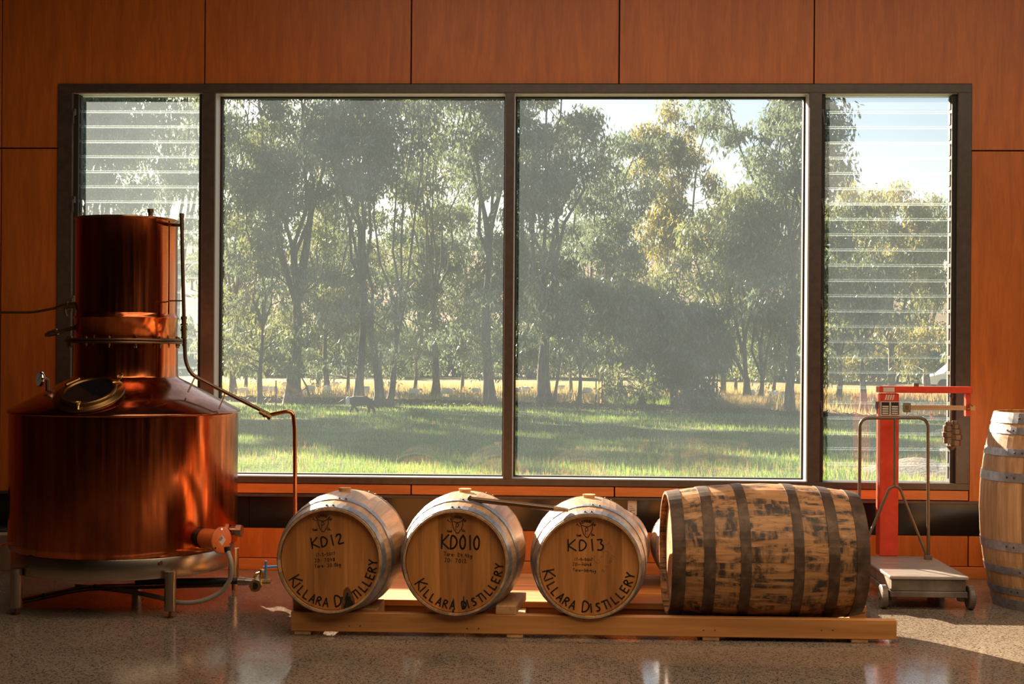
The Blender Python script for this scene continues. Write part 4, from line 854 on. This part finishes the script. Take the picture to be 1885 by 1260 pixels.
# ================================================================== outdoors
rng = np.random.default_rng(11)
def gz(x, y):
    """ground height outside"""
    x = np.asarray(x, float); y = np.asarray(y, float)
    z = -0.22 - 0.0095*np.clip(y-4, 0, 26) + 0.05*np.sin(x*0.35+1)*np.sin(y*0.21) + 0.03*np.sin(x*0.9)*np.cos(y*0.5)
    z = z - 0.10*np.clip((x-4)/14, 0, 1)*np.clip(y/30, 0, 1.5)
    z = z - 0.12*np.clip((y-44)/20, 0, 1)
    z = z + 0.18*np.exp(-((x-6.2)/3.2)**2-((y-37)/1.4)**2)
    return z
def grid_obj(name, xs, ys, zf, mat, kind='structure', mats=None):
    X, Y = np.meshgrid(xs, ys); Z = zf(X, Y); nx, ny = len(xs), len(ys)
    V = np.stack([X, Y, Z], -1).reshape(-1, 3); i = np.arange(nx-1); j = np.arange(ny-1); I, J = np.meshgrid(i, j); a = (J*nx+I).ravel()
    Fq = np.stack([a, a+1, a+nx+1, a+nx], -1); o = link(name, np_mesh(name, V, Fq, mat, True)); o['kind'] = kind; return o
def np_mesh(name, V, Fq, mat, smooth=False):
    me = D.meshes.new(name); k = Fq.shape[1]; me.vertices.add(len(V)); me.vertices.foreach_set('co', V.astype(np.float32).ravel())
    me.loops.add(Fq.size); me.loops.foreach_set('vertex_index', Fq.astype(np.int32).ravel()); me.polygons.add(len(Fq))
    me.polygons.foreach_set('loop_start', np.arange(len(Fq), dtype=np.int32)*k); me.polygons.foreach_set('loop_total', np.full(len(Fq), k, np.int32))
    if smooth: me.polygons.foreach_set('use_smooth', np.ones(len(Fq), bool))
    me.materials.append(mat); me.update(calc_edges=True); return me
def edge(x): return 33.5-0.5*np.clip(x, -9, 9)
def strip(name, xs, ts, fy, mat):
    X, T = np.meshgrid(xs, ts); Y = fy(X, T); Z = gz(X, Y); nx, ny = len(xs), len(ts); V = np.stack([X, Y, Z], -1).reshape(-1, 3)
    I, J = np.meshgrid(np.arange(nx-1), np.arange(ny-1)); a = (J*nx+I).ravel(); o = link(name, np_mesh(name, V, np.stack([a, a+1, a+nx+1, a+nx], -1), mat, True)); o['kind'] = 'structure'
strip('lawn', np.linspace(-60, 60, 121), np.linspace(0, 1, 91), lambda x, t: 0.25+(edge(x)-0.25)*t, MT['lawn'])
strip('litter_strip', np.linspace(-60, 60, 121), np.linspace(0, 1, 8), lambda x, t: edge(x)+3.6*t, MT['mulch'])
strip('paddock', np.linspace(-110, 110, 111), np.linspace(0, 1, 60), lambda x, t: edge(x)+3.6+(98-3.6-edge(x))*t, MT['paddock'])
def hill(x, y):
    t = np.clip((y-98)/330, 0, 1); top = 27+8*np.exp(-((x+55)/90)**2)-12/(1+np.exp(-(x-70)/18.)) + 3*np.sin(x*0.03)
    return -0.75+(top+0.75)*(t*t*(3-2*t)) + 0.6*np.sin(x*0.11)*np.sin(y*0.07)*t
grid_obj('hill', np.linspace(-420, 420, 121), np.linspace(98, 430, 50), hill, MT['hill'])

# grass blades
def blades(name, n, xf, y0, y1, h0, h1, wd_, mat, clump=0.0, mask=None, lean=0.35):
    y = y0+(y1-y0)*rng.random(n)**0.8; d = y+8.1; x = (rng.random(n)*1.04-0.50)*d*0.74*xf
    x = x - 0.037*y
    if mask is not None:
        k = mask(x, y) > rng.random(n); x = x[k]; y = y[k]; n = len(x)
    h = (h0+(h1-h0)*rng.random(n)**2); a = rng.random(n)*2*PI; l = lean*h*rng.random(n); b = rng.random(n)*2*PI
    z = gz(x, y); wv = wd_*(0.6+0.8*rng.random(n))
    V = np.stack([np.stack([x-np.cos(a)*wv, y-np.sin(a)*wv, z-0.01], -1), np.stack([x+np.cos(a)*wv, y+np.sin(a)*wv, z-0.01], -1), np.stack([x+np.cos(b)*l, y+np.sin(b)*l, z+h], -1)], 1).reshape(-1, 3)
    o = link(name, np_mesh(name, V, np.arange(3*n).reshape(n, 3), mat)); return o
fbm = lambda x, y: 0.5+0.5*np.sin(x*1.3+1.7*np.sin(y*0.9))*np.cos(y*1.1+1.3*np.sin(x*0.7))
tag(blades('lawn_grass', 150000, 1.0, 6.5, 20, 0.03, 0.11, 0.006, MT['leaf_grass'], mask=lambda x, y: 0.25+0.75*fbm(x, y)), 'green lawn grass outside the window', 'grass', kind='stuff')
tag(blades('far_lawn_grass', 90000, 1.0, 19, 36.2, 0.04, 0.13, 0.012, MT['leaf_grass'], mask=lambda x, y: (0.2+0.8*fbm(x*0.6, y*0.6))*(y < edge(x)+0.2)), 'shaded green lawn grass towards the trees', 'grass', kind='stuff')
tag(blades('dry_lawn_stalks', 45000, 1.0, 6.5, 34, 0.03, 0.14, 0.006, MT['leaf_dry'], mask=lambda x, y: 0.2+0.8*(1-fbm(x, y))), 'dry straw stalks scattered through the lawn', 'grass', kind='stuff')
tag(blades('paddock_grass', 110000, 1.0, 31, 62, 0.10, 0.36, 0.016, MT['leaf_dry'], mask=lambda x, y: np.where(x > 4, 1.0, 0.5)*(y > edge(x)+3.0)), 'tall dry yellow grass behind the tree line', 'grass', kind='stuff')
def tuft(n, cx, cy, r, h, label, mat):
    a = rng.random(n)*2*PI; q = r*np.sqrt(rng.random(n)); x = cx+q*np.cos(a); y = cy+q*np.sin(a)*0.6; z = gz(x, y); hh = h*(0.4+0.6*rng.random(n)); b = rng.random(n)*2*PI; w_ = 0.012
    V = np.stack([np.stack([x-w_, y, z-.01], -1), np.stack([x+w_, y, z-.01], -1), np.stack([x+np.cos(b)*hh*0.5, y+np.sin(b)*hh*0.4, z+hh], -1)], 1).reshape(-1, 3)
    return tag(link('grass_tuft', np_mesh('grass_tuft', V, np.arange(3*n).reshape(n, 3), mat)), label, 'grass', kind='stuff')
for px, py, r, h, n, mt, lb in ((1365, 757, 0.9, 0.5, 1500, 'leaf_dry', 'straw coloured grass tuft at the foot of the forked gum'), (1300, 755, 0.9, 0.35, 1500, 'leaf_grass', 'green grass tuft in front of the dark wattle'), (1215, 752, 1.6, 0.30, 2000, 'leaf_grass', 'long green grass mound before the dark trunks')):
    q = atZ(px, py, -0.5); tuft(n, q.x, q.y, r, h, lb, MT[mt])
# bark and leaf litter
n = 9000; x = (rng.random(n)-0.5)*42; y = edge(x)-0.4+rng.random(n)**1.2*4.0; z = gz(x, y)+0.01+0.05*rng.random(n)
a = rng.normal(0, 0.7, n); l = 0.05+0.16*rng.random(n)**3; w_ = 0.012+0.02*rng.random(n); tz = rng.normal(0, 0.25, n)
ca, sa = np.cos(a), np.sin(a)
V = np.stack([np.stack([x-ca*l-sa*w_, y-sa*l+ca*w_, z-tz*l], -1), np.stack([x-ca*l+sa*w_, y-sa*l-ca*w_, z-tz*l+0.02], -1), np.stack([x+ca*l+sa*w_, y+sa*l-ca*w_, z+tz*l+0.02], -1), np.stack([x+ca*l-sa*w_, y+sa*l+ca*w_, z+tz*l], -1)], 1).reshape(-1, 3)
tag(link('bark_litter', np_mesh('bark_litter', V, np.arange(4*n).reshape(n, 4), MT['litter'])), 'strips of fallen bark and twigs under the gum trees', 'litter', kind='stuff')

# ------------------------------------------------------------------ trees
def leaves_mesh(name, centers, radii, per, size, mat, droop=1.0, flat=0.8):
    N = len(centers); c = np.repeat(np.array(centers), per, 0); r = np.repeat(np.array(radii), per)[:, None]; n = N*per
    g_ = rng.normal(0, 0.5, (n, 3)); g_ /= np.maximum(1, np.linalg.norm(g_, axis=1)/1.05)[:, None]; p = c+g_*r*np.array([1, 1, flat])
    d = rng.normal(0, 0.55, (n, 3)); d[:, 2] -= droop; d /= np.linalg.norm(d, axis=1)[:, None]
    s = np.cross(d, rng.normal(0, 1, (n, 3))); s /= np.linalg.norm(s, axis=1)[:, None]
    L_ = (size*(0.6+0.8*rng.random(n)))[:, None]; W_ = L_*0.15
    V = np.stack([p, p+d*L_*0.45+s*W_, p+d*L_, p+d*L_*0.45-s*W_], 1).reshape(-1, 3)
    return np_mesh(name, V, np.arange(4*n).reshape(n, 4), mat)
def gum(label, px, py, dist, height, tr, spread, leafm='leaf_grey', seed=1, fork=0.33, limbs=5, lean=0.0, per=60, leaf=0.19, low=0.22, clus=0.50, name='gum_tree', bark='bark', group='gum trees beyond the lawn', low_leaf=0.0, ncl=8, stems=1):
    rd = random.Random(seed); q = atD(px, py, dist); gx, gy = q.x, q.y; z0 = float(gz(gx, gy))-0.03
    root = thing(name, label, 'tree', (gx, gy, z0), group=group)
    cen = []; rad_ = []
    for st in range(stems):
        sl_ = lean+(0 if stems == 1 else (st-(stems-1)/2)*0.22); ox = (st-(stems-1)/2)*tr*1.6
        h1 = height*fork*(1 if st == 0 else 0.85); tp_ = []
        for k in range(7):
            t = k/6; tp_.append(Vector((ox+sl_*h1*t+math.sin(t*5+seed)*0.05*h1*0.3, math.cos(t*4+seed)*0.04*h1*0.3, h1*t)))
        tr_ = tr*(1 if st == 0 else 0.7); rs = [tr_*(1.45 if k == 0 else 1.0-0.10*k) for k in range(7)]
        MB().tube([Vector((tp_[0].x, tp_[0].y, -0.1))]+tp_, [tr_*1.6]+rs, 10).build('trunk', MT[bark], root)
        nl = limbs if stems == 1 else max(3, limbs-1)
        for li in range(nl):
            bm = MB(); start = tp_[6 if li < 2 else rd.choice((5, 6))]; a = 2*PI*li/nl+rd.random()*0.9; up = height-h1
            out = spread*(0.35+0.65*rd.random()); top = h1+up*(0.72+0.28*rd.random()) if li else height*0.97
            if li == 0: out *= 0.25
            pts = []
            for k in range(7):
                t = k/6; bend = t**0.8
                pts.append(Vector((start.x+math.cos(a)*out*bend+sl_*up*0.5*t+rd.uniform(-.24, .24)*min(1, k), start.y+math.sin(a)*out*bend+rd.uniform(-.12, .12)*min(1, k), h1*0.97+(top-h1)*t)))
            pts[0] = start.copy(); r0 = tr_*0.29
            bm.tube(pts, [r0*(1-0.14*k)+0.008 for k in range(7)], 7)
            for sb in range(ncl):
                t = low+(1-low)*((sb+rd.random()*0.6)/ncl) if sb else 1.0
                t = min(t, 1.0); f = t*6; i = min(int(f), 5); b0 = pts[i].lerp(pts[i+1], f-i)
                aa = rd.random()*2*PI; ln = spread*(0.22+0.38*rd.random())*(1.15-0.5*t); el = rd.uniform(0.1, 0.9)
                e = b0+Vector((math.cos(aa)*ln, math.sin(aa)*ln, ln*el)) if sb else b0
                if sb: bm.tube([b0, b0.lerp(e, 0.5)+Vector((0, 0, -0.05)), e], [r0*0.34*(1.1-t*0.6), r0*0.22, 0.008], 5)
                for m_ in range(2):
                    cen.append((e.x+rd.uniform(-.3, .3), e.y+rd.uniform(-.3, .3), e.z+rd.uniform(-.15, .25))); rad_.append(clus*(0.7+0.6*rd.random()))
            bm.build('branch', MT[bark], root)
    low_leaf += 3 if height > 8 else 0
    if low_leaf:
        lowb = MB()
        for k in range(int(low_leaf*2)):
            a = rd.random()*2*PI; r_ = spread*(0.3+0.7*rd.random()); zz = height*rd.uniform(0.12, fork+0.14); c_ = Vector((math.cos(a)*r_, math.sin(a)*r_, zz)); cen.append(tuple(c_)); rad_.append(clus*(0.6+0.5*rd.random()))
            if k % 3 == 0: lowb.tube([(lean*zz*0.8, 0, zz*0.8), (c_.x*0.5, c_.y*0.5, zz*0.96), c_], [0.035, 0.022, 0.008], 5)
        lowb.build('branch', MT[bark], root)
    o = link('foliage', leaves_mesh('foliage', cen, rad_, int(per*1.7), leaf, MT[leafm]), root); o['kind'] = 'stuff'; return root
#    label, px, py, dist, height, trunk r, spread, leaf, seed
gum('tall gum filling the left louvre window, nearest the window jamb', 180, 725, 44, 12.5, 0.20, 2.3, 'leaf_grey', 21, per=85, limbs=7, low_leaf=8)
gum('tall gum seen behind the pot still column, at the right of the left louvres', 322, 725, 47, 12.5, 0.20, 2.2, 'leaf_grey', 22, per=85, limbs=7, low_leaf=8)
gum('slim leafy gum just right of the left mullion with bushy growth at its foot', 480, 727, 45, 9.8, 0.10, 1.5, 'leaf_olive', 3, fork=0.25, per=60, low_leaf=12)
gum('big thick-trunked gum in the left pane, broken branch at its base', 543, 728, 45.5, 12.6, 0.27, 2.5, 'leaf_grey', 4, fork=0.30, limbs=7, per=75, low_leaf=3)
gum('straight slender gum left of the twin-stemmed gum', 663, 734, 44, 12.2, 0.15, 1.5, 'leaf_grey', 5, fork=0.40, limbs=5, per=55)
gum('twin-stemmed gum in the middle of the left pane', 708, 739, 43.5, 12.0, 0.18, 2.0, 'leaf_grey', 6, fork=0.20, limbs=5, per=55, stems=2, low=0.45)
gum('dense gum between the twin stems and the centre mullion, set further back', 800, 730, 52, 12.8, 0.15, 2.2, 'leaf_olive', 7, fork=0.3, limbs=7, per=70, low_leaf=8)
gum('tall pale-limbed gum just left of the centre mullion', 897, 740, 44, 12.4, 0.19, 1.9, 'leaf_grey', 8, fork=0.38, limbs=6, per=70)
gum('big gum with black base just right of the centre mullion', 1002, 742, 43.5, 10.8, 0.25, 2.6, 'leaf_grey', 9, fork=0.26, limbs=7, per=85, low=0.35)
gum('young crooked gum leaning beside the black-based gum', 1021, 742, 43, 3.3, 0.06, 0.8, 'leaf_olive', 10, fork=0.5, limbs=3, per=30, lean=0.1, clus=0.4, ncl=3)
gum('young bushy gum with yellow leaf at its foot', 1067, 742, 43.5, 4.2, 0.09, 1.1, 'leaf_olive', 11, fork=0.28, limbs=5, per=45, clus=0.45, ncl=4)
gum('gum with grey-green crown between the black-based gum and the golden gum', 1118, 735, 50, 9.6, 0.15, 2.0, 'leaf_grey', 24, fork=0.3, limbs=6, per=70, low_leaf=6)
gum('golden-leaved gum with a pointed crown against the sky', 1238, 735, 52, 11.2, 0.17, 1.6, 'leaf_gold', 12, fork=0.30, limbs=6, per=80)
gum('olive gum with short dark trunk left of the dark wattle', 1180, 746, 43, 3.9, 0.13, 1.2, 'leaf_olive', 13, fork=0.33, limbs=5, per=80, clus=0.5, low_leaf=6, bark='bark_dark')
gum('dome-shaped dark wattle on several short trunks', 1250, 748, 42.5, 2.9, 0.15, 1.15, 'leaf_dark', 14, fork=0.28, limbs=6, per=110, clus=0.46, low_leaf=6, stems=2, name='wattle_tree', bark='bark_dark', group='wattles beyond the lawn')
gum('low spreading wattle right of the dome-shaped wattle', 1300, 748, 42.5, 2.2, 0.08, 0.9, 'leaf_dark', 15, fork=0.35, limbs=5, per=70, clus=0.42, low_leaf=2, name='wattle_tree', bark='bark_dark', group='wattles beyond the lawn')
gum('gum that forks low into a leaning right-hand limb', 1388, 745, 43, 6.7, 0.19, 1.6, 'leaf_olive', 16, fork=0.16, limbs=5, per=60, stems=2, low=0.5)
gum('tall straight gum at the right of the right pane', 1457, 757, 41, 10.6, 0.15, 2.3, 'leaf_grey', 17, fork=0.42, limbs=7, per=80, low=0.25)
gum('mid-height olive gum behind the forked gum', 1330, 735, 56, 7.8, 0.14, 2.0, 'leaf_olive', 25, fork=0.3, limbs=6, per=60, low_leaf=8)
gum('olive gum at the left of the right louvre window', 1545, 742, 52, 7.6, 0.14, 1.7, 'leaf_olive', 18, fork=0.25, limbs=6, per=70, low_leaf=10)
gum('grey-trunked gum seen through the louvres above the scale', 1588, 765, 42, 4.6, 0.13, 1.5, 'leaf_olive', 26, fork=0.4, limbs=5, per=50, clus=0.5)
gum('broad yellow-topped gum in the middle of the right louvre window', 1640, 738, 60, 9.2, 0.2, 2.5, 'leaf_gold', 19, fork=0.25, limbs=8, per=95, low_leaf=14)
gum('rounded gum crown right of the yellow-topped gum', 1705, 738, 62, 9.0, 0.2, 2.0, 'leaf_olive', 20, fork=0.25, limbs=7, per=85, low_leaf=8)
gum('small gum behind the twin-stemmed gum', 600, 728, 54, 11.0, 0.12, 2.0, 'leaf_olive', 27, fork=0.3, limbs=6, per=55, low_leaf=4)
gum('small gum behind the first pane, near the mullion', 430, 728, 52, 12.0, 0.14, 1.9, 'leaf_grey', 28, fork=0.3, limbs=6, per=70, low_leaf=4)
for px, dd, hh, mm, lb in ((452, 58, 6.0, 'leaf_grey', 'low leafy gum seen low beside the left mullion'), (588, 60, 7.0, 'leaf_olive', 'low leafy gum right of the thick-trunked gum'), (640, 57, 5.5, 'leaf_grey', 'low leafy gum left of the straight slender gum'), (765, 58, 6.6, 'leaf_olive', 'low leafy gum right of the twin-stemmed gum'), (852, 60, 7.2, 'leaf_grey', 'low leafy gum left of the pale-limbed gum'), (945, 57, 6.2, 'leaf_olive', 'low leafy gum behind the centre mullion'),
        (1050, 60, 6.8, 'leaf_olive', 'low leafy gum between the black-based gum and the young gum'), (1140, 58, 7.0, 'leaf_grey', 'low leafy gum left of the short dark trunk'), (1355, 60, 7.0, 'leaf_olive', 'low leafy gum behind the low-forked gum'), (1425, 58, 6.0, 'leaf_olive', 'low leafy gum left of the last gum in the right pane'), (1500, 60, 7.4, 'leaf_grey', 'low leafy gum behind the right mullion')):
    gum(lb, px, 728, dd, hh*1.08, 0.09, 1.9, 'leaf_grey' if mm == 'leaf_grey' else 'leaf_dark', int(px), fork=0.2, limbs=6, per=70, low_leaf=8, low=0.15)
# the tree row goes on behind the left wall and throws its shade across the lawn
def copy_tree(o, parent=None):
    c_ = o.copy(); C.objects.link(c_); c_.parent = parent
    for ch in [k for k in o.children]: copy_tree(ch, c_)
    return c_
src = [o for o in C.objects if o.name.startswith('gum_tree') and o.parent is None][:4]
for k in range(11):
    x_ = -15.5-2.35*k; y_ = 36.5+1.5*math.sin(k*2.1); o = copy_tree(src[k % 4]); o.location = (x_, y_, float(gz(x_, y_))-0.03); o.rotation_euler = (0, 0, k*1.3)
    o['label'] = 'gum of the row that runs on out of sight behind the left wall'; o['group'] = 'gum trees hidden behind the left wall'
# scrub along the far paddock edge
hedge = [(x_, 90+3*math.sin(x_), 4.4+0.9*math.sin(i_*2.3)) for i_, x_ in enumerate(np.linspace(-44, 26, 22))]
pr = None
for i, (hx, hy, hh) in enumerate(hedge):
    z0 = float(gz(hx, hy)); root = thing('shrub', 'dark scrub bush in the line across the far side of the paddock', 'shrub', (hx, hy, z0), group='scrub across the far paddock')
    cen = [(rng.normal(0, 1.7), rng.normal(0, .8), hh*0.15+rng.random()*hh*0.65) for _ in range(16)]
    o = link('foliage', leaves_mesh('foliage', cen, [1.25]*16, 260, 0.42, MT['leaf_dark' if i % 3 else 'leaf_olive']), root); o['kind'] = 'stuff'
    sb = MB()
    for k in range(3): sb.tube([(0.2*k-0.2, 0, -0.1), (0.5*k-0.5, 0, hh*0.5)], [0.10, 0.04], 6)
    sb.build('stem', MT['bark_dark'], root)
# trees dotted on the hill
for i in range(16):
    hx = -110+rng.random()*200; hy = 220+rng.random()*170; z0 = float(hill(np.array(hx), np.array(hy)))
    root = thing('hill_tree', 'tiny dark tree dotted on the dry golden hill', 'tree', (hx, hy, z0), group='trees dotted on the hill')
    cen = [(rng.normal(0, 2), rng.normal(0, 2), 3+rng.random()*3) for _ in range(8)]
    o = link('foliage', leaves_mesh('foliage', cen, [1.6]*8, 60, 0.9, MT['leaf_olive']), root); o['kind'] = 'stuff'
    MB().tube([(0, 0, -0.2), (0, 0, 4)], [0.25, 0.12], 6).build('trunk', MT['bark_dark'], root)
# fallen branch by the big gum, fence posts and wires
p0 = atD(560, 690, 44.5); p1 = atD(573, 722, 44.5); z_ = float(gz(p1.x, p1.y))
fb = MB().tube([(0, 0, 0), ((p0.x-p1.x)*0.6, 0, (p0.z-z_)*0.6), (p0.x-p1.x-0.25, 0, p0.z-z_+0.2)], [0.035, 0.03, 0.015], 7).tube([((p0.x-p1.x)*0.6, 0, (p0.z-z_)*0.6), (-0.5, 0.1, 0.35)], [0.02, 0.01], 6)
tag(fb.build('fallen_branch', MT['bark'], None, (p1.x, p1.y, z_)), 'broken branch propped against the base of the thick-trunked gum', 'branch')
posts = [(508, 690, 722), (1097, 706, 742), (1108, 700, 744), (1297, 700, 748), (1320, 702, 748), (1400, 690, 744)]
wp = ['thin dark star post right of the bushy gum in the left pane', 'left one of two close star posts in the right pane', 'right one of two close star posts in the right pane', 'star post under the dark wattle, left one', 'star post under the dark wattle, right one', 'star post beside the low-forked gum']
for (px, y0, y1), wl in zip(posts, wp):
    q = atD(px, y1, 42.6); z_ = float(gz(q.x, q.y)); h_ = (y1-y0)/60.0+0.25
    P_ = thing('fence_post', wl, 'post', (q.x, q.y, z_), group='star posts under the gums')
    MB().box(-0.018, 0.018, -0.018, 0.018, -0.1, h_, bev=0.004).build('post', MT['bark_dark'], P_); MB().box(-0.022, 0.022, -0.022, 0.022, h_+0.0005, h_+0.03).build('post_cap', MT['hoop_rust'], P_)
# white sheep / lambs grazing in the long grass
def skin_obj(name, verts, edges, radii, mat, parent=None, sub=2, root=0):
    me = D.meshes.new(name); me.from_pydata(verts, edges, []); me.materials.append(mat); o = link(name, me, parent)
    m_ = o.modifiers.new('Skin', 'SKIN'); m_.use_smooth_shade = True
    sv = me.skin_vertices[0].data
    for i, r_ in enumerate(radii): sv[i].radius = (r_, r_) if not isinstance(r_, tuple) else r_
    sv[root].use_root = True
    o.modifiers.new('Sub', 'SUBSURF').levels = sub; o.modifiers[-1].render_levels = sub; return o
sh0 = thing('sheep', 'x', 'sheep')
v = [(0.22, 0, 0.36), (0, 0, 0.37), (-0.22, 0, 0.38), (-0.33, 0, 0.44), (-0.20, -.07, .20), (-0.20, -.07, .01), (-0.20, .07, .20), (-0.20, .07, .01), (0.21, -.07, .20), (0.23, -.07, .01), (0.21, .07, .20), (0.23, .07, .01)]
e = [(0, 1), (1, 2), (2, 3), (2, 4), (4, 5), (2, 6), (6, 7), (0, 8), (8, 9), (0, 10), (10, 11)]
skin_obj('body', v, e, [.13, .15, .13, .075, .035, .022, .035, .022, .035, .022, .035, .022], MT['wool'], sh0, 2, 1)
hd = MB(); hd.lathe([(0.001, 0), (0.030, 0.01), (0.048, 0.06), (0.055, 0.11), (0.03, 0.15), (0.001, 0.16)], 12); ho = hd.build('head', MT['wool'], sh0, (-0.50, 0, 0.44), (0, math.radians(75), 0))
MB().box(-0.02, 0.02, 0.03, 0.11, 0.10, 0.12, bev=0.006).box(-0.02, 0.02, -0.11, -0.03, 0.10, 0.12, bev=0.006).build('ears', MT['furw'], ho)
spots = [(449, 716, 52, 0), (490, 718, 54, 1), (503, 717, 53, 0), (528, 716, 60, 0), (569, 715, 53, 1), (603, 716, 54, 0), (617, 717, 62, 1), (674, 720, 53, 0), (760, 722, 52, 1), (821, 724, 52, 1), (878, 725, 53, 0),
         (952, 730, 53, 0), (967, 727, 54, 1), (1033, 727, 60, 0), (1080, 731, 54, 1), (1126, 732, 53, 0), (1204, 731, 60, 0), (1382, 737, 54, 1), (1424, 739, 53, 0), (1445, 742, 52, 1)]
words = ['white sheep at the far left beside the left mullion', 'white sheep half hidden left of the first fence post', 'white sheep directly left of the first fence post', 'white sheep just left of the thick gum trunk', 'white sheep just right of the thick gum trunk',
         'white sheep in the open above the dog, nearer one', 'white sheep in the open above the dog, farther one', 'white sheep left of the straight slender gum', 'white sheep right of the twin-stemmed gum', 'white sheep midway between twin-stemmed gum and centre mullion', 'white sheep left of the pale-limbed gum',
         'white sheep nearest right of the centre mullion', 'white sheep with raised head left of the black-based gum', 'white sheep right of the black-based gum', 'white sheep beside the young yellow-leaved gum', 'white sheep in long grass right of the two close fence posts', 'white sheep left of the dark wattle trunks',
         'white sheep right of the low-forked gum', 'white sheep in long grass midway to the last gum', 'white sheep close to the left of the last gum in the right pane']
for i, ((px, py, dd, fl_), wd2) in enumerate(zip(spots, words)):
    o = sh0 if i == 0 else copy_tree(sh0)
    q = atD(px, py+8, dd-0.5); q.z = float(gz(q.x, q.y))
    o.location = q; o.rotation_euler = (0, 0, (PI if fl_ else 0)+rng.normal(0, 0.5)); o.scale = (0.66+0.02*(i % 5),)*3
    tag(o, wd2, 'sheep', 'white sheep under the gum trees')
# the dog trotting left across the lawn
dq = atD(664, 771, 36.0); dz = float(gz(dq.x, dq.y))
DG = thing('dog', 'black and white long-haired dog trotting left across the lawn', 'dog', (dq.x, dq.y, dz)); 
v = [(0.20, 0, 0.40), (0.02, 0, 0.385), (-0.17, 0, 0.38), (-0.28, 0, 0.40), (-0.37, 0, 0.37),
     (0.24, -0.06, 0.26), (0.33, -0.06, 0.17), (0.35, -0.06, 0.02), (0.31, -0.06, 0.005),
     (0.17, 0.06, 0.27), (0.20, 0.06, 0.15), (0.16, 0.06, 0.02), (0.13, 0.06, 0.005),
     (-0.17, -0.06, 0.25), (-0.24, -0.06, 0.14), (-0.25, -0.06, 0.02), (-0.28, -0.06, 0.005),
     (-0.15, 0.06, 0.25), (-0.10, 0.06, 0.14), (-0.08, 0.06, 0.03), (-0.11, 0.06, 0.005), (0.28, 0, 0.37), (0.38, 0, 0.24), (0.44, 0, 0.19)]
e = [(0, 1), (1, 2), (2, 3), (3, 4), (0, 5), (5, 6), (6, 7), (7, 8), (0, 9), (9, 10), (10, 11), (11, 12), (2, 13), (13, 14), (14, 15), (15, 16), (2, 17), (17, 18), (18, 19), (19, 20), (0, 21), (21, 22), (22, 23)]
rr = [.115, .12, .135, .095, .06, .06, .032, .024, .026, .06, .032, .024, .026, .05, .03, .022, .026, .05, .03, .022, .026, .04, .035, .02]
skin_obj('body', v, e, rr, MT['fur'], DG, 2, 1); DG.scale = (1.06, 1.0, 1.0)
skin_obj('head', [(-0.37, 0, 0.37), (-0.43, 0, 0.365), (-0.50, 0, 0.335), (-0.545, 0, 0.32)], [(0, 1), (1, 2), (2, 3)], [.065, .068, .034, .022], MT['fur'], DG, 2, 0)
MB().lathe([(0.078, 0), (0.112, 0.02), (0.116, 0.06), (0.098, 0.10)], 20).build('white_ruff', MT['furw'], DG, (-0.36, 0, 0.375), (0, math.radians(90), 0))
for s_ in (1, -1): MB().add([(-0.40, 0.035*s_, 0.42), (-0.37, 0.065*s_, 0.41), (-0.385, 0.058*s_, 0.49)], [(0, 1, 2), (2, 1, 0)]).build('ear', MT['fur'], DG)
MB().tube([(-0.25, -0.06, 0.01), (-0.247, -0.06, 0.08)], 0.027, 8).tube([(-0.08, 0.06, 0.01), (-0.085, 0.06, 0.08)], 0.027, 8).build('white_socks', MT['furw'], DG)
# white ute partly seen at the right, dirt mound, gravel
q = atZ(1772, 704, -0.75); cq = Vector((q.x, 66, float(gz(q.x, 66))))
cq = atD(1775, 700, 74.0); cq.z = float(gz(cq.x, cq.y))
CR = thing('car', 'white car parked far off at the right edge of the louvre window', 'car', cq)
prof = [(-2.0, 0.35), (-2.05, 0.75), (-1.3, 0.95), (-0.7, 1.45), (0.8, 1.5), (1.6, 1.05), (2.1, 0.95), (2.15, 0.35)]
mb = MB(); mb.add([(x, -0.8, z) for x, z in prof]+[(x, 0.8, z) for x, z in prof], [tuple(range(8)), tuple(range(8, 16))[::-1]]+[(i, 8+i, 8+(i+1) % 8, (i+1) % 8) for i in range(8)]); mb.build('body', MT['carpaint'], CR)
for s_ in (-0.805, 0.805): MB().add([(-1.0, s_, 1.0), (1.35, s_, 1.05), (0.75, s_, 1.4), (-0.62, s_, 1.38)], [(0, 1, 2, 3)]).build('side_window', MT['carglass'], CR)
for x in (-1.3, 1.35):
    for s_ in (-0.7, 0.7): MB().tube([(x, s_-0.12, 0.32), (x, s_+0.12, 0.32)], 0.32, 18).build('wheel', MT['black_rubber'], CR)
def mound(x, y): return gz(x, y)-0.05+0.42*np.exp(-((x-6.05)/1.3)**2-((y-10.2)/0.9)**2)
X = np.linspace(3.6, 9.0, 50); Y = np.linspace(8.2, 13.0, 40)
mo = grid_obj('gravel_heap', X, Y, lambda x, y: gz(x, y)-0.06+0.50*np.exp(-((x-5.15)/0.75)**2-((y-10.2)/0.8)**2)+0.015*np.sin(x*17)*np.sin(y*13), MT['gravel'], kind=None) if False else None
Xg, Yg = np.meshgrid(X, Y); Zg = gz(Xg, Yg)-0.06+0.26*np.exp(-((Xg-4.6)/0.6)**2-((Yg-10.2)/0.8)**2)+0.22*np.exp(-((Xg-6.3)/0.7)**2-((Yg-9.8)/0.8)**2)+0.012*rng.random(Xg.shape)
Vg = np.stack([Xg, Yg, Zg], -1).reshape(-1, 3); nx = len(X); I, J = np.meshgrid(np.arange(nx-1), np.arange(len(Y)-1)); a = (J*nx+I).ravel()
tag(link('gravel_heap', np_mesh('gravel_heap', Vg, np.stack([a, a+1, a+nx+1, a+nx], -1), MT['gravel'], True)), 'low heap of pale gravel just outside the right louvre window', 'gravel', kind='stuff')
